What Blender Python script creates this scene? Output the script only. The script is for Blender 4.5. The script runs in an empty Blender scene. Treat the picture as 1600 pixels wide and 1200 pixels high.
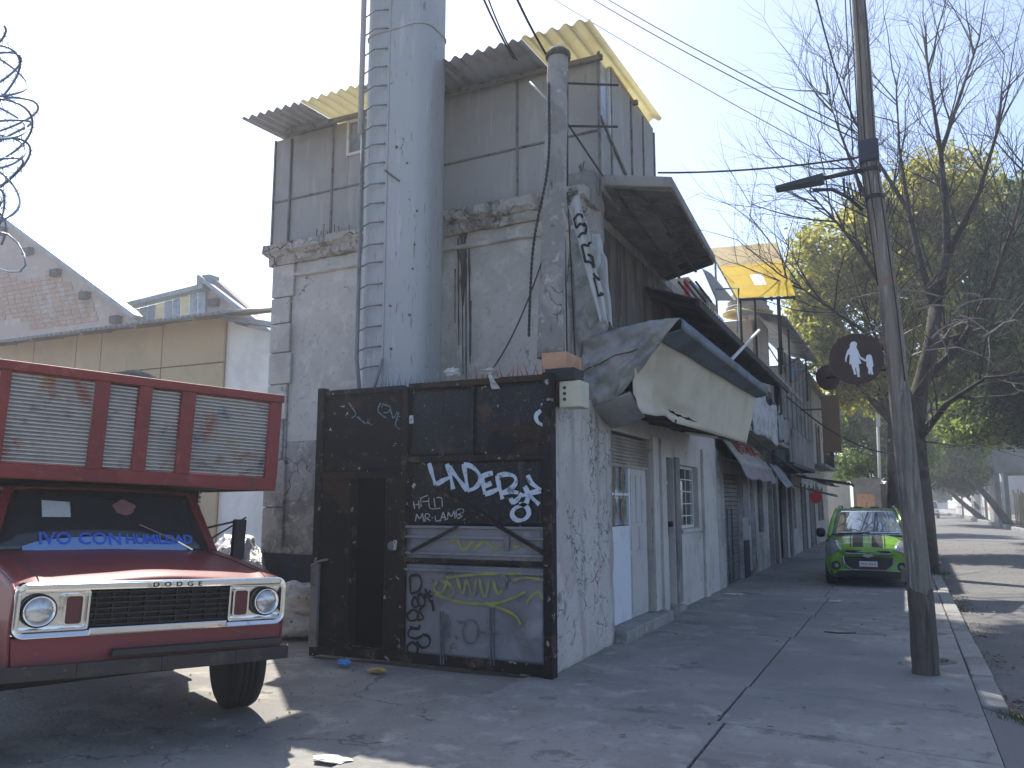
import bpy, math, random
import numpy as np
from mathutils import Vector, Matrix, noise

R = math.radians
rng = random.Random(11)
npr = np.random.default_rng(5)
sc = bpy.context.scene
COL = sc.collection

# ------------------------------------------------------------------ camera
CAM_H, FOC, YAW, PITCH = 1.6, 1280.0, R(25.3), R(8.31)
cam = bpy.data.cameras.new('camera')
cam.sensor_width = 36.0
cam.lens = 36.0 * FOC / 1600.0
cam.clip_end = 3000
cam.clip_start = 0.05
cam_o = bpy.data.objects.new('camera', cam)
COL.objects.link(cam_o)
cam_o.location = (0, 0, CAM_H)
cam_o.rotation_euler = (math.pi / 2 + PITCH, 0, YAW)
sc.camera = cam_o

# ------------------------------------------------------------------ daylight
SUN_EL, SUN_AZ = R(53.5), R(45.5)          # azimuth measured from +Y towards -X
world = bpy.data.worlds.new('World')
sc.world = world
world.use_nodes = True
wn = world.node_tree
bgn = wn.nodes['Background']
sky = wn.nodes.new('ShaderNodeTexSky')
sky.sky_type = 'NISHITA'
sky.sun_disc = False
sky.sun_elevation = SUN_EL
sky.sun_rotation = -SUN_AZ
sky.altitude = 1800
sky.air_density = 0.8
sky.dust_density = 4.0
sky.ozone_density = 0.3
bgn.inputs['Strength'].default_value = 0.12
wn.links.new(sky.outputs[0], bgn.inputs[0])
sun = bpy.data.lights.new('sun', 'SUN')
sun.energy = 3.8
sun.angle = R(0.5)
sun.color = (1.0, 0.95, 0.86)
sun_o = bpy.data.objects.new('sun', sun)
COL.objects.link(sun_o)
to_sun = Vector((-math.sin(SUN_AZ) * math.cos(SUN_EL), math.cos(SUN_AZ) * math.cos(SUN_EL), math.sin(SUN_EL)))
sun_o.rotation_euler = to_sun.to_track_quat('Z', 'Y').to_euler()
sun_o.location = to_sun * 60
vs = sc.view_settings
vs.view_transform = 'Standard'
vs.look = 'None'
vs.exposure = 1.4
vs.gamma = 1.0
sc.cycles.max_bounces = 6
sc.cycles.diffuse_bounces = 3
sc.cycles.glossy_bounces = 3
sc.cycles.transmission_bounces = 4
sc.cycles.transparent_max_bounces = 12
sc.cycles.caustics_reflective = False
sc.cycles.caustics_refractive = False
sc.cycles.volume_bounces = 0
sc.cycles.use_denoising = True

# ------------------------------------------------------------------ survey helpers: sight line -> point on a real plane
_fw = Vector((-math.sin(YAW) * math.cos(PITCH), math.cos(YAW) * math.cos(PITCH), math.sin(PITCH)))
_rt = Vector((math.cos(YAW), math.sin(YAW), 0))
_up = _rt.cross(_fw)
_C = Vector((0, 0, CAM_H))
def ray(x, y): return _fw + _rt * ((x - 800) / FOC) - _up * ((y - 600) / FOC)
def AX(x, y, X): d = ray(x, y); return _C + d * (X / d.x)
def AY(x, y, Y): d = ray(x, y); return _C + d * (Y / d.y)
def AZ(x, y, z=0.0): d = ray(x, y); return _C + d * ((z - CAM_H) / d.z)
def AD(x, y, t): return _C + ray(x, y) * t

# ------------------------------------------------------------------ mesh builder
WL = {}
def V(*a): return Vector(a)
class MB:
    def __init__(s): s.v = []; s.f = []
    def add(s, vs_, fs):
        o = len(s.v); s.v += [tuple(p) for p in vs_]; s.f += [tuple(i + o for i in q) for q in fs]; return s
    def box(s, x0, x1, y0, y1, z0, z1):
        if x0 > x1: x0, x1 = x1, x0
        if y0 > y1: y0, y1 = y1, y0
        if z0 > z1: z0, z1 = z1, z0
        return s.add([(x0,y0,z0),(x1,y0,z0),(x1,y1,z0),(x0,y1,z0),(x0,y0,z1),(x1,y0,z1),(x1,y1,z1),(x0,y1,z1)],
                     [(0,3,2,1),(4,5,6,7),(0,1,5,4),(1,2,6,5),(2,3,7,6),(3,0,4,7)])
    def hexa(s, p):   # 8 points: bottom ring 4 (ccw from above), top ring 4
        return s.add(p, [(0,3,2,1),(4,5,6,7),(0,1,5,4),(1,2,6,5),(2,3,7,6),(3,0,4,7)])
    def beam(s, a, b, w, h, up=(0,0,1)):
        a, b = Vector(a), Vector(b); d = (b - a).normalized(); u = Vector(up)
        sd = d.cross(u)
        if sd.length < 1e-4: sd = d.cross(Vector((1,0,0)))
        sd.normalize(); u = sd.cross(d).normalized()
        sd *= w / 2; u *= h / 2
        return s.hexa([a-sd-u, a+sd-u, b+sd-u, b-sd-u, a-sd+u, a+sd+u, b+sd+u, b-sd+u])
    def slab(s, poly, t):  # polygon extruded by vector t
        n = len(poly); t = Vector(t); p = [Vector(q) for q in poly]
        return s.add(p + [q + t for q in p], [tuple(range(n))[::-1], tuple(range(n, 2*n))] + [(i, (i+1) % n, n + (i+1) % n, n + i) for i in range(n)])
    def tube(s, pts, r, n=6, cap=True):
        pts = [Vector(p) for p in pts]; m = len(pts)
        rr = r if hasattr(r, '__len__') else [r] * m
        vs_, fs = [], []
        ref = None
        for i, p in enumerate(pts):
            d = (pts[min(i+1, m-1)] - pts[max(i-1, 0)])
            if d.length < 1e-9: d = Vector((0,0,1))
            d.normalize()
            if ref is None: ref = Vector((0,0,1)) if abs(d.z) < .9 else Vector((1,0,0))
            a = d.cross(ref)
            if a.length < 1e-4: a = d.cross(Vector((0.3,1,0.2)))
            a.normalize(); b = a.cross(d); ref = b
            for k in range(n):
                t = 2 * math.pi * k / n
                vs_.append(p + a * (math.cos(t) * rr[i]) + b * (math.sin(t) * rr[i]))
        for i in range(m - 1):
            for k in range(n):
                k2 = (k + 1) % n
                fs.append((i*n+k, (i+1)*n+k, (i+1)*n+k2, i*n+k2))
        if cap: fs += [tuple(range(n)), tuple(range((m-1)*n, m*n))[::-1]]
        return s.add(vs_, fs)
    def cyl(s, a, b, r, n=16): return s.tube([a, b], r, n)
    def lathe(s, prof, M=None, n=24):   # prof: (r, z) about local z
        M = M or Matrix(); vs_, fs = [], []
        for (r, z) in prof:
            for k in range(n):
                t = 2*math.pi*k/n; vs_.append(M @ Vector((r*math.cos(t), r*math.sin(t), z)))
        for i in range(len(prof)-1):
            for k in range(n):
                k2 = (k+1) % n; fs.append((i*n+k, i*n+k2, (i+1)*n+k2, (i+1)*n+k))
        fs += [tuple(range(n))[::-1], tuple(range((len(prof)-1)*n, len(prof)*n))]
        return s.add(vs_, fs)
    def grid(s, fn, nu, nv):
        vs_ = [fn(i/nu, j/nv) for j in range(nv+1) for i in range(nu+1)]
        fs = [(j*(nu+1)+i, j*(nu+1)+i+1, (j+1)*(nu+1)+i+1, (j+1)*(nu+1)+i) for j in range(nv) for i in range(nu)]
        return s.add(vs_, fs)
    def build(s, name, mat, parent=None, bev=0, smooth=False, solid=0, segs=2, sub=0, fixn=True):
        co = np.array([tuple(p) for p in s.v], dtype=float)
        lo, hi = co.min(0), co.max(0)
        org = np.array([(lo[0]+hi[0])/2, (lo[1]+hi[1])/2, lo[2]])
        me = bpy.data.meshes.new(name)
        me.from_pydata((co - org).tolist(), [], s.f)
        if fixn:
            import bmesh
            bm = bmesh.new(); bm.from_mesh(me)
            bmesh.ops.recalc_face_normals(bm, faces=bm.faces); bm.to_mesh(me); bm.free()
        if smooth:
            me.polygons.foreach_set('use_smooth', [True] * len(me.polygons))
        me.materials.append(MAT[mat] if isinstance(mat, str) else mat)
        o = bpy.data.objects.new(name, me); COL.objects.link(o)
        w = Vector(org)
        if parent is not None:
            o.parent = parent; o.location = w - WL[parent.name]
        else: o.location = w
        WL[o.name] = w
        if solid:
            m = o.modifiers.new('solid', 'SOLIDIFY'); m.thickness = solid; m.offset = 0
        if sub:
            m = o.modifiers.new('sub', 'SUBSURF'); m.levels = sub; m.render_levels = sub
        if bev:
            m = o.modifiers.new('bevel', 'BEVEL'); m.width = bev; m.segments = segs; m.limit_method = 'ANGLE'; m.angle_limit = R(35)
        return o
def corr(p0, du, dv, waves, amp, per=6):
    """corrugated sheet: waves across du, ribs run along dv"""
    p0, du, dv = Vector(p0), Vector(du), Vector(dv); n = du.cross(dv).normalized()
    return MB().grid(lambda u, v: p0 + du*u + dv*v + n*(amp*math.sin(u*waves*2*math.pi)), waves*per, 1)
def tag(o, label, cat, group=None, kind=None):
    if label: o['label'] = label
    if cat: o['category'] = cat
    if group: o['group'] = group
    if kind: o['kind'] = kind
    return o
def root(name, loc, label, cat, group=None, local=False):
    o = bpy.data.objects.new(name, None); COL.objects.link(o)
    o.empty_display_size = .2
    if not local: o.location = loc; WL[o.name] = Vector(loc)
    else: WL[o.name] = Vector((0, 0, 0))
    return tag(o, label, cat, group)
def structure(o): o['kind'] = 'structure'; return o
def copy_tree(o, parent=None):
    c = o.copy(); COL.objects.link(c); c.parent = parent
    for ch in list(o.children): copy_tree(ch, c)
    return c
def bx(name, mat, parent, x0, x1, y0, y1, z0, z1, bev=.006): return MB().box(x0,x1,y0,y1,z0,z1).build(name, mat, parent, bev=bev)
def tb(name, mat, parent, pts, r, n=6, smooth=True): return MB().tube(pts, r, n).build(name, mat, parent, smooth=smooth)
def sag(a, b, s, n=16):
    a, b = Vector(a), Vector(b)
    return [a.lerp(b, i/n) - Vector((0,0,4*s*(i/n)*(1-i/n))) for i in range(n+1)]
BOLD = .012
def text_mesh(body, size, spacing=1.0):
    cu = bpy.data.curves.new('lettering', 'FONT'); cu.body = body; cu.size = size; cu.align_x = 'CENTER'; cu.align_y = 'CENTER'
    cu.space_character = spacing; cu.extrude = .004; cu.offset = BOLD*size; cu.resolution_u = 3
    o = bpy.data.objects.new('lettering', cu); COL.objects.link(o)
    dg = bpy.context.evaluated_depsgraph_get()
    me = bpy.data.meshes.new_from_object(o.evaluated_get(dg))
    bpy.data.objects.remove(o); bpy.data.curves.remove(cu)
    return me
def lettering(name, body, size, mat, parent, M, spacing=1.0, sx=1.0, bold=0):
    me = text_mesh(body, size, spacing)
    n = len(me.vertices); par_ = list(range(n))
    def find(i):
        while par_[i] != i: par_[i] = par_[par_[i]]; i = par_[i]
        return i
    for p in me.polygons:
        q = p.vertices
        for k in q[1:]: par_[find(k)] = find(q[0])
    # coincident vertices of faces and sides belong to one letter: group by overlap in x
    isl = {}
    for i in range(n): isl.setdefault(find(i), []).append(i)
    spans = sorted(((min(me.vertices[i].co.x for i in v), max(me.vertices[i].co.x for i in v), v) for v in isl.values()), key=lambda t: t[0])
    groups = []
    for a, b, v in spans:
        if groups and a < groups[-1][1] - .002*size: groups[-1][1] = max(groups[-1][1], b); groups[-1][2] += v
        else: groups.append([a, b, list(v)])
    for a, b, v in groups:
        idx = {j: k for k, j in enumerate(v)}
        m = MB(); m.add([M @ Vector((me.vertices[j].co.x*sx, me.vertices[j].co.y, me.vertices[j].co.z)) for j in v], [tuple(idx[j] for j in p.vertices) for p in me.polygons if p.vertices[0] in idx])
        o = m.build('letter', mat, parent, fixn=False)
    bpy.data.meshes.remove(me)
    return o
def frame_mat(o, x, y):  # matrix with local x, y axes
    x = Vector(x).normalized(); y = Vector(y); z = x.cross(y).normalized(); y = z.cross(x)
    M = Matrix((x, y, z)).transposed().to_4x4(); M.translation = Vector(o); return M

# ------------------------------------------------------------------ materials
MAT = {}
def mat(name, base, rough=.85, metal=0.0, layers=(), bump=None, crack=None, spec=.3, trans=0, alpha=1.0, coat=0, island=0):
    """layers: (scale, colour, lo, hi, (sx,sy,sz)) - noise masks that mix in a colour; world-space position"""
    m = bpy.data.materials.new(name); m.use_nodes = True; MAT[name] = m
    nt = m.node_tree; N, L = nt.nodes, nt.links
    b = N['Principled BSDF']
    geo = N.new('ShaderNodeNewGeometry')
    rgb = N.new('ShaderNodeRGB'); rgb.outputs[0].default_value = (*base, 1); cur = rgb.outputs[0]
    rough_src = None
    def noise_mask(scale, lo, hi, st, detail=6, dist=.3):
        mp = N.new('ShaderNodeMapping'); mp.inputs['Scale'].default_value = st
        L.new(geo.outputs['Position'], mp.inputs[0])
        mp.inputs['Location'].default_value = (rng.uniform(0,50), rng.uniform(0,50), rng.uniform(0,50))
        nz = N.new('ShaderNodeTexNoise'); nz.inputs['Scale'].default_value = scale; nz.inputs['Detail'].default_value = detail
        nz.inputs['Roughness'].default_value = .62; nz.inputs['Distortion'].default_value = dist
        L.new(mp.outputs[0], nz.inputs['Vector'])
        mr = N.new('ShaderNodeMapRange'); mr.inputs['From Min'].default_value = lo; mr.inputs['From Max'].default_value = hi
        mr.interpolation_type = 'SMOOTHSTEP'
        L.new(nz.outputs[0], mr.inputs['Value'])
        return mr.outputs[0]
    def mix(fac, col, prev):
        mx = N.new('ShaderNodeMix'); mx.data_type = 'RGBA'
        L.new(fac, mx.inputs['Factor']); L.new(prev, mx.inputs['A'])
        mx.inputs['B'].default_value = (*col, 1)
        return mx.outputs['Result']
    for ly in layers:
        scale, c, lo, hi = ly[:4]; st = ly[4] if len(ly) > 4 else (1,1,1)
        cur = mix(noise_mask(scale, lo, hi, st), c, cur)
    crack_fac = None
    if crack:
        scale, c, width, lo, hi = crack
        nz = N.new('ShaderNodeTexNoise'); nz.inputs['Scale'].default_value = 5; nz.inputs['Detail'].default_value = 4
        L.new(geo.outputs['Position'], nz.inputs['Vector'])
        vm = N.new('ShaderNodeVectorMath'); vm.operation = 'MULTIPLY_ADD'
        L.new(nz.outputs['Color'], vm.inputs[0]); vm.inputs[1].default_value = (.35,.35,.35); L.new(geo.outputs['Position'], vm.inputs[2])
        vo = N.new('ShaderNodeTexVoronoi'); vo.feature = 'DISTANCE_TO_EDGE'; vo.inputs['Scale'].default_value = scale
        L.new(vm.outputs[0], vo.inputs['Vector'])
        mr = N.new('ShaderNodeMapRange'); mr.inputs['From Min'].default_value = width*.3; mr.inputs['From Max'].default_value = width
        mr.inputs['To Min'].default_value = 1; mr.inputs['To Max'].default_value = 0
        L.new(vo.outputs['Distance'], mr.inputs['Value'])
        mu = N.new('ShaderNodeMath'); mu.operation = 'MULTIPLY'
        L.new(mr.outputs[0], mu.inputs[0]); L.new(noise_mask(1.6, lo, hi, (1,1,1)), mu.inputs[1])
        crack_fac = mu.outputs[0]; cur = mix(crack_fac, c, cur)
    if island:
        hs = N.new('ShaderNodeHueSaturation'); ma = N.new('ShaderNodeMapRange')
        ma.inputs['To Min'].default_value = 1 - island; ma.inputs['To Max'].default_value = 1 + island
        L.new(geo.outputs['Random Per Island'], ma.inputs['Value']); L.new(ma.outputs[0], hs.inputs['Value'])
        L.new(cur, hs.inputs['Color']); cur = hs.outputs[0]
    L.new(cur, b.inputs['Base Color'])
    b.inputs['Roughness'].default_value = rough; b.inputs['Metallic'].default_value = metal
    b.inputs['Specular IOR Level'].default_value = spec
    if coat: b.inputs['Coat Weight'].default_value = coat; b.inputs['Coat Roughness'].default_value = .12
    if alpha < 1: b.inputs['Alpha'].default_value = alpha
    if bump:
        bs, st = bump[:2]
        nz = N.new('ShaderNodeTexNoise'); nz.inputs['Scale'].default_value = bs; nz.inputs['Detail'].default_value = 8
        nz.inputs['Roughness'].default_value = .65
        L.new(geo.outputs['Position'], nz.inputs['Vector'])
        h = nz.outputs[0]
        if crack_fac is not None:
            su = N.new('ShaderNodeMath'); su.operation = 'SUBTRACT'; L.new(h, su.inputs[0]); L.new(crack_fac, su.inputs[1]); h = su.outputs[0]
        bp = N.new('ShaderNodeBump'); bp.inputs['Strength'].default_value = st; bp.inputs['Distance'].default_value = bump[2] if len(bump) > 2 else .02
        L.new(h, bp.inputs['Height']); L.new(bp.outputs[0], b.inputs['Normal'])
    if trans:
        tr = N.new('ShaderNodeBsdfTranslucent'); ms = N.new('ShaderNodeMixShader'); ms.inputs[0].default_value = trans
        L.new(cur, tr.inputs[0]); L.new(b.outputs[0], ms.inputs[1]); L.new(tr.outputs[0], ms.inputs[2])
        L.new(ms.outputs[0], N['Material Output'].inputs['Surface'])
    return m
STK = (3, 3, .35)   # vertical streaks
mat('asphalt', (.12,.118,.115), .9, layers=((.5,(.15,.146,.14),.42,.62),(9,(.085,.084,.083),.5,.7),(60,(.17,.167,.162),.55,.75)), bump=(70,.35,.01))
mat('dirt', (.16,.14,.11), .95, layers=((.3,(.1,.1,.07),.45,.6),(8,(.2,.18,.15),.5,.7)), bump=(12,.5,.05))
mat('pavement', (.268,.257,.24), .85, layers=((.7,(.205,.197,.183),.42,.62),(3.5,(.33,.318,.295),.5,.68),(16,(.17,.168,.165),.56,.72),(90,(.34,.33,.31),.62,.75),(1.1,(.13,.13,.13),.6,.74),(.25,(.2,.2,.195),.5,.6),(6.5,(.1,.1,.098),.7,.73),(2.1,(.16,.157,.15),.6,.66),(26,(.4,.39,.37),.7,.74)), crack=(.4,(.12,.12,.12),.006,.54,.62), bump=(45,.22,.01))
mat('joint', (.09,.088,.08), .95, layers=((12,(.14,.13,.11),.5,.65),), bump=(60,.4,.01))
mat('yard', (.285,.27,.245), .9, layers=((.6,(.215,.205,.19),.4,.6),(2.2,(.36,.34,.3),.5,.68),(12,(.18,.172,.157),.57,.72),(80,(.38,.35,.3),.6,.75)), crack=(.7,(.13,.122,.112),.013,.46,.58), bump=(24,.55,.02))
mat('asphalt_patch', (.165,.16,.155), .92, layers=((2,(.16,.155,.15),.45,.65),(40,(.19,.185,.18),.56,.7)), bump=(55,.5,.012))
mat('kerb', (.26,.255,.24), .88, layers=((2,(.2,.195,.18),.45,.62),(14,(.38,.37,.34),.55,.7)), bump=(40,.4,.012))
mat('plaster', (.5,.475,.43), .9, layers=((.9,(.4,.38,.345),.42,.62),(4,(.57,.54,.49),.5,.68),(1.6,(.26,.25,.24),.58,.72,STK),(14,(.36,.34,.31),.55,.7)), crack=(.9,(.2,.19,.17),.012,.52,.62), bump=(16,.3,.02))
mat('plaster_low', (.34,.33,.31), .92, layers=((2.4,(.2,.2,.19),.45,.6),(7,(.45,.44,.41),.52,.66),(20,(.16,.15,.14),.58,.7)), crack=(2.2,(.12,.12,.12),.02,.42,.56), bump=(14,.6,.03))
mat('blue_dado', (.016,.03,.055), .7, layers=((3,(.05,.06,.075),.55,.7),(10,(.02,.022,.028),.5,.65)), bump=(18,.3,.02))
mat('cornice', (.4,.385,.35), .92, layers=((3,(.2,.19,.17),.48,.62),(11,(.5,.48,.43),.5,.66),(6,(.11,.1,.09),.58,.68)), crack=(3,(.1,.1,.09),.03,.45,.56), bump=(11,.9,.05))
mat('soot_wall', (.12,.105,.09), .92, layers=((1.3,(.05,.045,.04),.42,.6,STK),(5,(.2,.18,.155),.55,.7,STK)), bump=(20,.4,.02))
mat('soot_stain', (.1,.088,.076), .95, layers=((5,(.055,.048,.042),.45,.6,STK),(9,(.2,.18,.16),.6,.72,STK)), bump=(25,.3,.01))
mat('cracked_paint', (.56,.53,.485), .85, layers=((1.3,(.47,.445,.41),.45,.62),(5,(.3,.28,.255),.57,.66),(.9,(.38,.36,.33),.5,.62,STK),(2.2,(.5,.36,.35),.58,.7),(22,(.36,.35,.33),.58,.7)), crack=(4.2,(.14,.125,.115),.03,.46,.56), bump=(22,.6,.02))
mat('white_paint', (.54,.51,.46), .8, layers=((1.4,(.43,.405,.365),.45,.65),(7,(.29,.265,.235),.57,.7,STK),(2.6,(.24,.23,.22),.63,.72),(25,(.5,.5,.5),.5,.7)), crack=(1.3,(.22,.21,.2),.015,.56,.64), bump=(26,.3,.015))
mat('white_leaf', (.66,.69,.73), .5, layers=((2,(.56,.58,.62),.5,.7),(9,(.4,.37,.33),.66,.76,STK)), bump=(6,.1,.02))
mat('grey_leaf', (.5,.485,.455), .55, layers=((2,(.42,.42,.43),.45,.65),(9,(.34,.31,.27),.63,.74,STK)), bump=(6,.1,.02))
mat('rust_iron', (.13,.09,.07), .85, layers=((8,(.22,.13,.08),.5,.65),(20,(.05,.045,.04),.5,.65)), bump=(40,.4,.01))
mat('dark_iron', (.03,.031,.034), .6, metal=.3, layers=((9,(.09,.06,.045),.58,.7),(28,(.11,.11,.11),.66,.74)), bump=(30,.2,.01))
mat('grey_iron', (.19,.2,.21), .6, metal=.3, layers=((5,(.12,.11,.1),.5,.68),(16,(.2,.12,.08),.62,.72)), bump=(30,.2,.01))
mat('gate_black', (.01,.011,.014), .5, layers=((1.1,(.016,.02,.022),.45,.6),(3,(.06,.034,.022),.6,.7),(14,(.36,.35,.33),.66,.685),(38,(.3,.29,.28),.69,.72),(26,(.045,.045,.047),.5,.7),(2.2,(.05,.045,.04),.56,.66,STK)), bump=(5,.25,.04), spec=.2)
mat('gate_rust', (.045,.024,.016), .75, spec=.15, layers=((1.1,(.01,.011,.014),.4,.5),(6,(.1,.056,.036),.6,.72),(17,(.4,.38,.35),.665,.69),(45,(.35,.33,.3),.69,.72)), bump=(8,.3,.03))
mat('gate_frame', (.014,.013,.013), .7, spec=.2, layers=((5,(.085,.05,.035),.55,.66),(11,(.34,.33,.31),.625,.66),(30,(.015,.015,.016),.5,.65)), bump=(20,.4,.02))
mat('gate_grey', (.24,.235,.25), .5, layers=((1.4,(.18,.175,.185),.42,.62),(6,(.12,.1,.09),.6,.7),(2.5,(.3,.29,.3),.56,.7)), bump=(4,.15,.03))
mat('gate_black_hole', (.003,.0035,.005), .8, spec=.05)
mat('spray_white', (.5,.58,.66), .6, layers=((16,(.3,.36,.42),.5,.68),(7,(.12,.13,.15),.58,.68),(40,(.06,.06,.07),.64,.7)))
mat('spray_thin', (.42,.43,.43), .7, layers=((30,(.12,.12,.12),.52,.64),))
mat('spray_blue', (.13,.2,.23), .7, layers=((20,(.05,.07,.08),.48,.64),))
mat('spray_black', (.012,.012,.02), .6)
mat('spray_yellow', (.32,.31,.07), .7, layers=((11,(.22,.21,.13),.42,.62),))
mat('spray_dim', (.1,.1,.12), .7, layers=((14,(.17,.165,.175),.45,.65),))
mat('flue', (.36,.375,.38), .55, metal=.1, layers=((.7,(.3,.315,.325),.42,.62,(1,1,.2)),(3.5,(.42,.435,.44),.56,.7,STK),(9,(.2,.2,.19),.6,.68,STK),(13,(.1,.075,.055),.68,.71)), bump=(2.2,.3,.08), spec=.4)
mat('panel_grey', (.34,.33,.315), .75, layers=((.8,(.29,.28,.265),.42,.64),(3,(.39,.38,.36),.52,.7,STK),(10,(.22,.21,.2),.6,.74,STK)), bump=(3,.08,.05))
mat('panel_seam', (.19,.178,.165), .8, layers=((8,(.09,.08,.075),.5,.65),))
mat('roof_metal', (.3,.325,.34), .5, metal=.5, layers=((2,(.24,.25,.26),.45,.65),(9,(.2,.15,.11),.62,.74)), bump=(8,.1,.02))
mat('roof_dark', (.06,.058,.055), .8, layers=((2,(.03,.029,.028),.45,.62),(8,(.12,.1,.085),.58,.72)), bump=(14,.3,.02))
mat('yellow_sheet', (.8,.76,.55), .55, layers=((2.2,(.74,.68,.45),.45,.65),(12,(.5,.45,.32),.62,.76)), trans=.5, spec=.3)
mat('golden_sheet', (.92,.72,.08), .5, layers=((2,(.88,.66,.08),.45,.65),(10,(.7,.52,.14),.66,.78)), trans=.6)
mat('brown_sheet', (.8,.68,.42), .55, layers=((2,(.62,.52,.34),.45,.62),), trans=.6)
mat('glass_dark', (.02,.025,.03), .08, spec=.6)
mat('glass_pale', (.3,.34,.38), .15, spec=.6, layers=((3,(.2,.23,.26),.45,.65),))
mat('white_frame', (.62,.62,.6), .5, layers=((12,(.45,.44,.42),.55,.7),))
mat('concrete', (.3,.29,.27), .9, layers=((1.4,(.2,.195,.185),.44,.62),(6,(.38,.365,.34),.52,.68),(2.4,(.1,.095,.09),.6,.72,STK)), bump=(18,.5,.02))
mat('whitewash', (.33,.32,.3), .9, layers=((3,(.25,.24,.225),.46,.58),(9,(.46,.45,.43),.56,.68),(5,(.09,.085,.08),.62,.7,STK)), crack=(4,(.1,.1,.095),.03,.5,.6), bump=(16,.8,.03))
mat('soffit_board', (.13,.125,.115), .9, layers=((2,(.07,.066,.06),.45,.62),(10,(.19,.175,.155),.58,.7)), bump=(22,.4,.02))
mat('brick_orange', (.52,.3,.19), .9, layers=((6,(.42,.24,.15),.45,.65),), bump=(30,.3,.01))
mat('sign_cream', (.58,.54,.43), .6, layers=((1.2,(.5,.45,.34),.45,.64),(5,(.4,.32,.2),.63,.74,STK),(22,(.3,.25,.18),.68,.74)), bump=(3,.12,.04))
mat('sign_sheet', (.33,.325,.31), .55, metal=.2, layers=((1.5,(.23,.235,.24),.44,.64),(4,(.17,.13,.1),.62,.74),(11,(.36,.36,.35),.55,.7)), bump=(3.5,.25,.05))
mat('sign_cap', (.11,.15,.2), .5, metal=.2, layers=((2,(.07,.085,.1),.45,.62),(8,(.17,.21,.26),.56,.7)), bump=(5,.2,.03))
mat('black_void', (.006,.006,.006), .95, spec=.02)  # flat black standing in for unlit depth behind gaps and openings
mat('cloth_white', (.58,.585,.58), .85, layers=((3,(.45,.45,.44),.45,.65),(8,(.24,.23,.22),.62,.72,STK)), bump=(7,.5,.03), trans=.15)
mat('cloth_grime', (.33,.33,.3), .9, layers=((3,(.2,.2,.18),.45,.62),(9,(.45,.45,.42),.55,.7)), bump=(7,.5,.03))
mat('print_black', (.02,.02,.022), .8, layers=((9,(.2,.2,.2),.62,.72),))
mat('cable_black', (.015,.015,.017), .6)
mat('cable_grey', (.12,.12,.12), .6)
mat('meter_cream', (.52,.49,.38), .5, layers=((5,(.44,.4,.3),.5,.7),))
mat('shutter', (.34,.31,.26), .6, metal=.2, layers=((2,(.26,.235,.2),.45,.64),(9,(.2,.14,.1),.62,.73)), bump=(14,.15,.01))
mat('shutter_dark', (.16,.165,.165), .6, metal=.2, layers=((2,(.11,.11,.11),.45,.64),(9,(.2,.18,.16),.6,.73)), bump=(14,.15,.01))
mat('pink_plaster', (.43,.35,.32), .9, layers=((.4,(.36,.31,.29),.45,.62),(2.5,(.5,.42,.38),.52,.66)), bump=(12,.3,.02))
mat('brick_wall', (.38,.25,.19), .9, layers=((5,(.46,.34,.27),.45,.65,(1,1,6)),(1.2,(.42,.36,.33),.5,.6)), bump=(14,.5,.03))
mat('tan_panel', (.44,.35,.235), .8, layers=((.7,(.39,.31,.21),.44,.64),(5,(.36,.28,.19),.6,.72,STK)), bump=(5,.06,.03))
mat('tan_seam', (.22,.16,.11), .8)
mat('white_wall', (.68,.68,.67), .85, layers=((1.2,(.58,.58,.57),.45,.65),), bump=(14,.2,.01))
mat('pole_tar', (.11,.093,.076), .9, layers=((2.4,(.06,.052,.044),.46,.62,(6,6,.5)),(7,(.17,.15,.125),.56,.7,(6,6,.4))), bump=(9,.9,.02))
mat('wood_pole', (.22,.195,.16), .9, layers=((2.4,(.12,.11,.1),.44,.6,(6,6,.4)),(7,(.32,.3,.27),.54,.68,(6,6,.35)),(1.3,(.07,.065,.06),.6,.7,(3,3,.6)),(3,(.24,.17,.13),.6,.7)), bump=(9,.9,.02))
mat('sign_brown', (.035,.014,.014), .45, layers=((5,(.05,.02,.018),.5,.7),))
mat('sign_white', (.66,.68,.72), .5)
mat('lamp_grey', (.03,.038,.055), .5, metal=.3)
mat('bark', (.07,.06,.05), .95, layers=((5,(.1,.088,.078),.5,.64,(5,5,1)),(2,(.03,.026,.023),.5,.65)), bump=(11,1,.04))
mat('twig', (.05,.047,.036), .9, layers=((4,(.14,.12,.1),.5,.65),))
mat('dead_vine', (.27,.24,.21), .9)
mat('leaf_yellow', (.36,.35,.07), .6, layers=((.45,(.46,.38,.08),.5,.62),(.8,(.19,.23,.055),.5,.64)), trans=.62, island=.5)
mat('leaf_green', (.17,.23,.06), .55, layers=((.4,(.22,.26,.06),.5,.62),(.9,(.07,.11,.035),.48,.62)), trans=.5, island=.4)
mat('leaf_bright', (.3,.39,.06), .55, layers=((.5,(.24,.28,.04),.5,.62),(1.1,(.04,.075,.02),.46,.6)), trans=.45, island=.4)
mat('leaf_dark', (.05,.075,.03), .6, layers=((.5,(.085,.12,.04),.5,.65),), trans=.4, island=.4)
mat('grass', (.05,.075,.02), .8, layers=((3,(.09,.1,.03),.5,.65),), island=.4, trans=.2)
mat('dry_leaf', (.22,.17,.1), .85, layers=((6,(.33,.28,.2),.5,.65),(4,(.1,.08,.05),.52,.66)), island=.4)
mat('truck_red', (.17,.022,.025), .55, layers=((1.5,(.16,.02,.022),.45,.65),(5,(.11,.06,.055),.6,.72),(22,(.28,.05,.05),.62,.74),(50,(.34,.25,.22),.74,.78)), bump=(3,.05,.03), spec=.4, coat=.12)
mat('bed_red', (.23,.036,.03), .5, layers=((2,(.17,.03,.026),.45,.65),(9,(.3,.06,.05),.56,.7),(30,(.5,.42,.38),.72,.75)), bump=(7,.1,.02))
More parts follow.
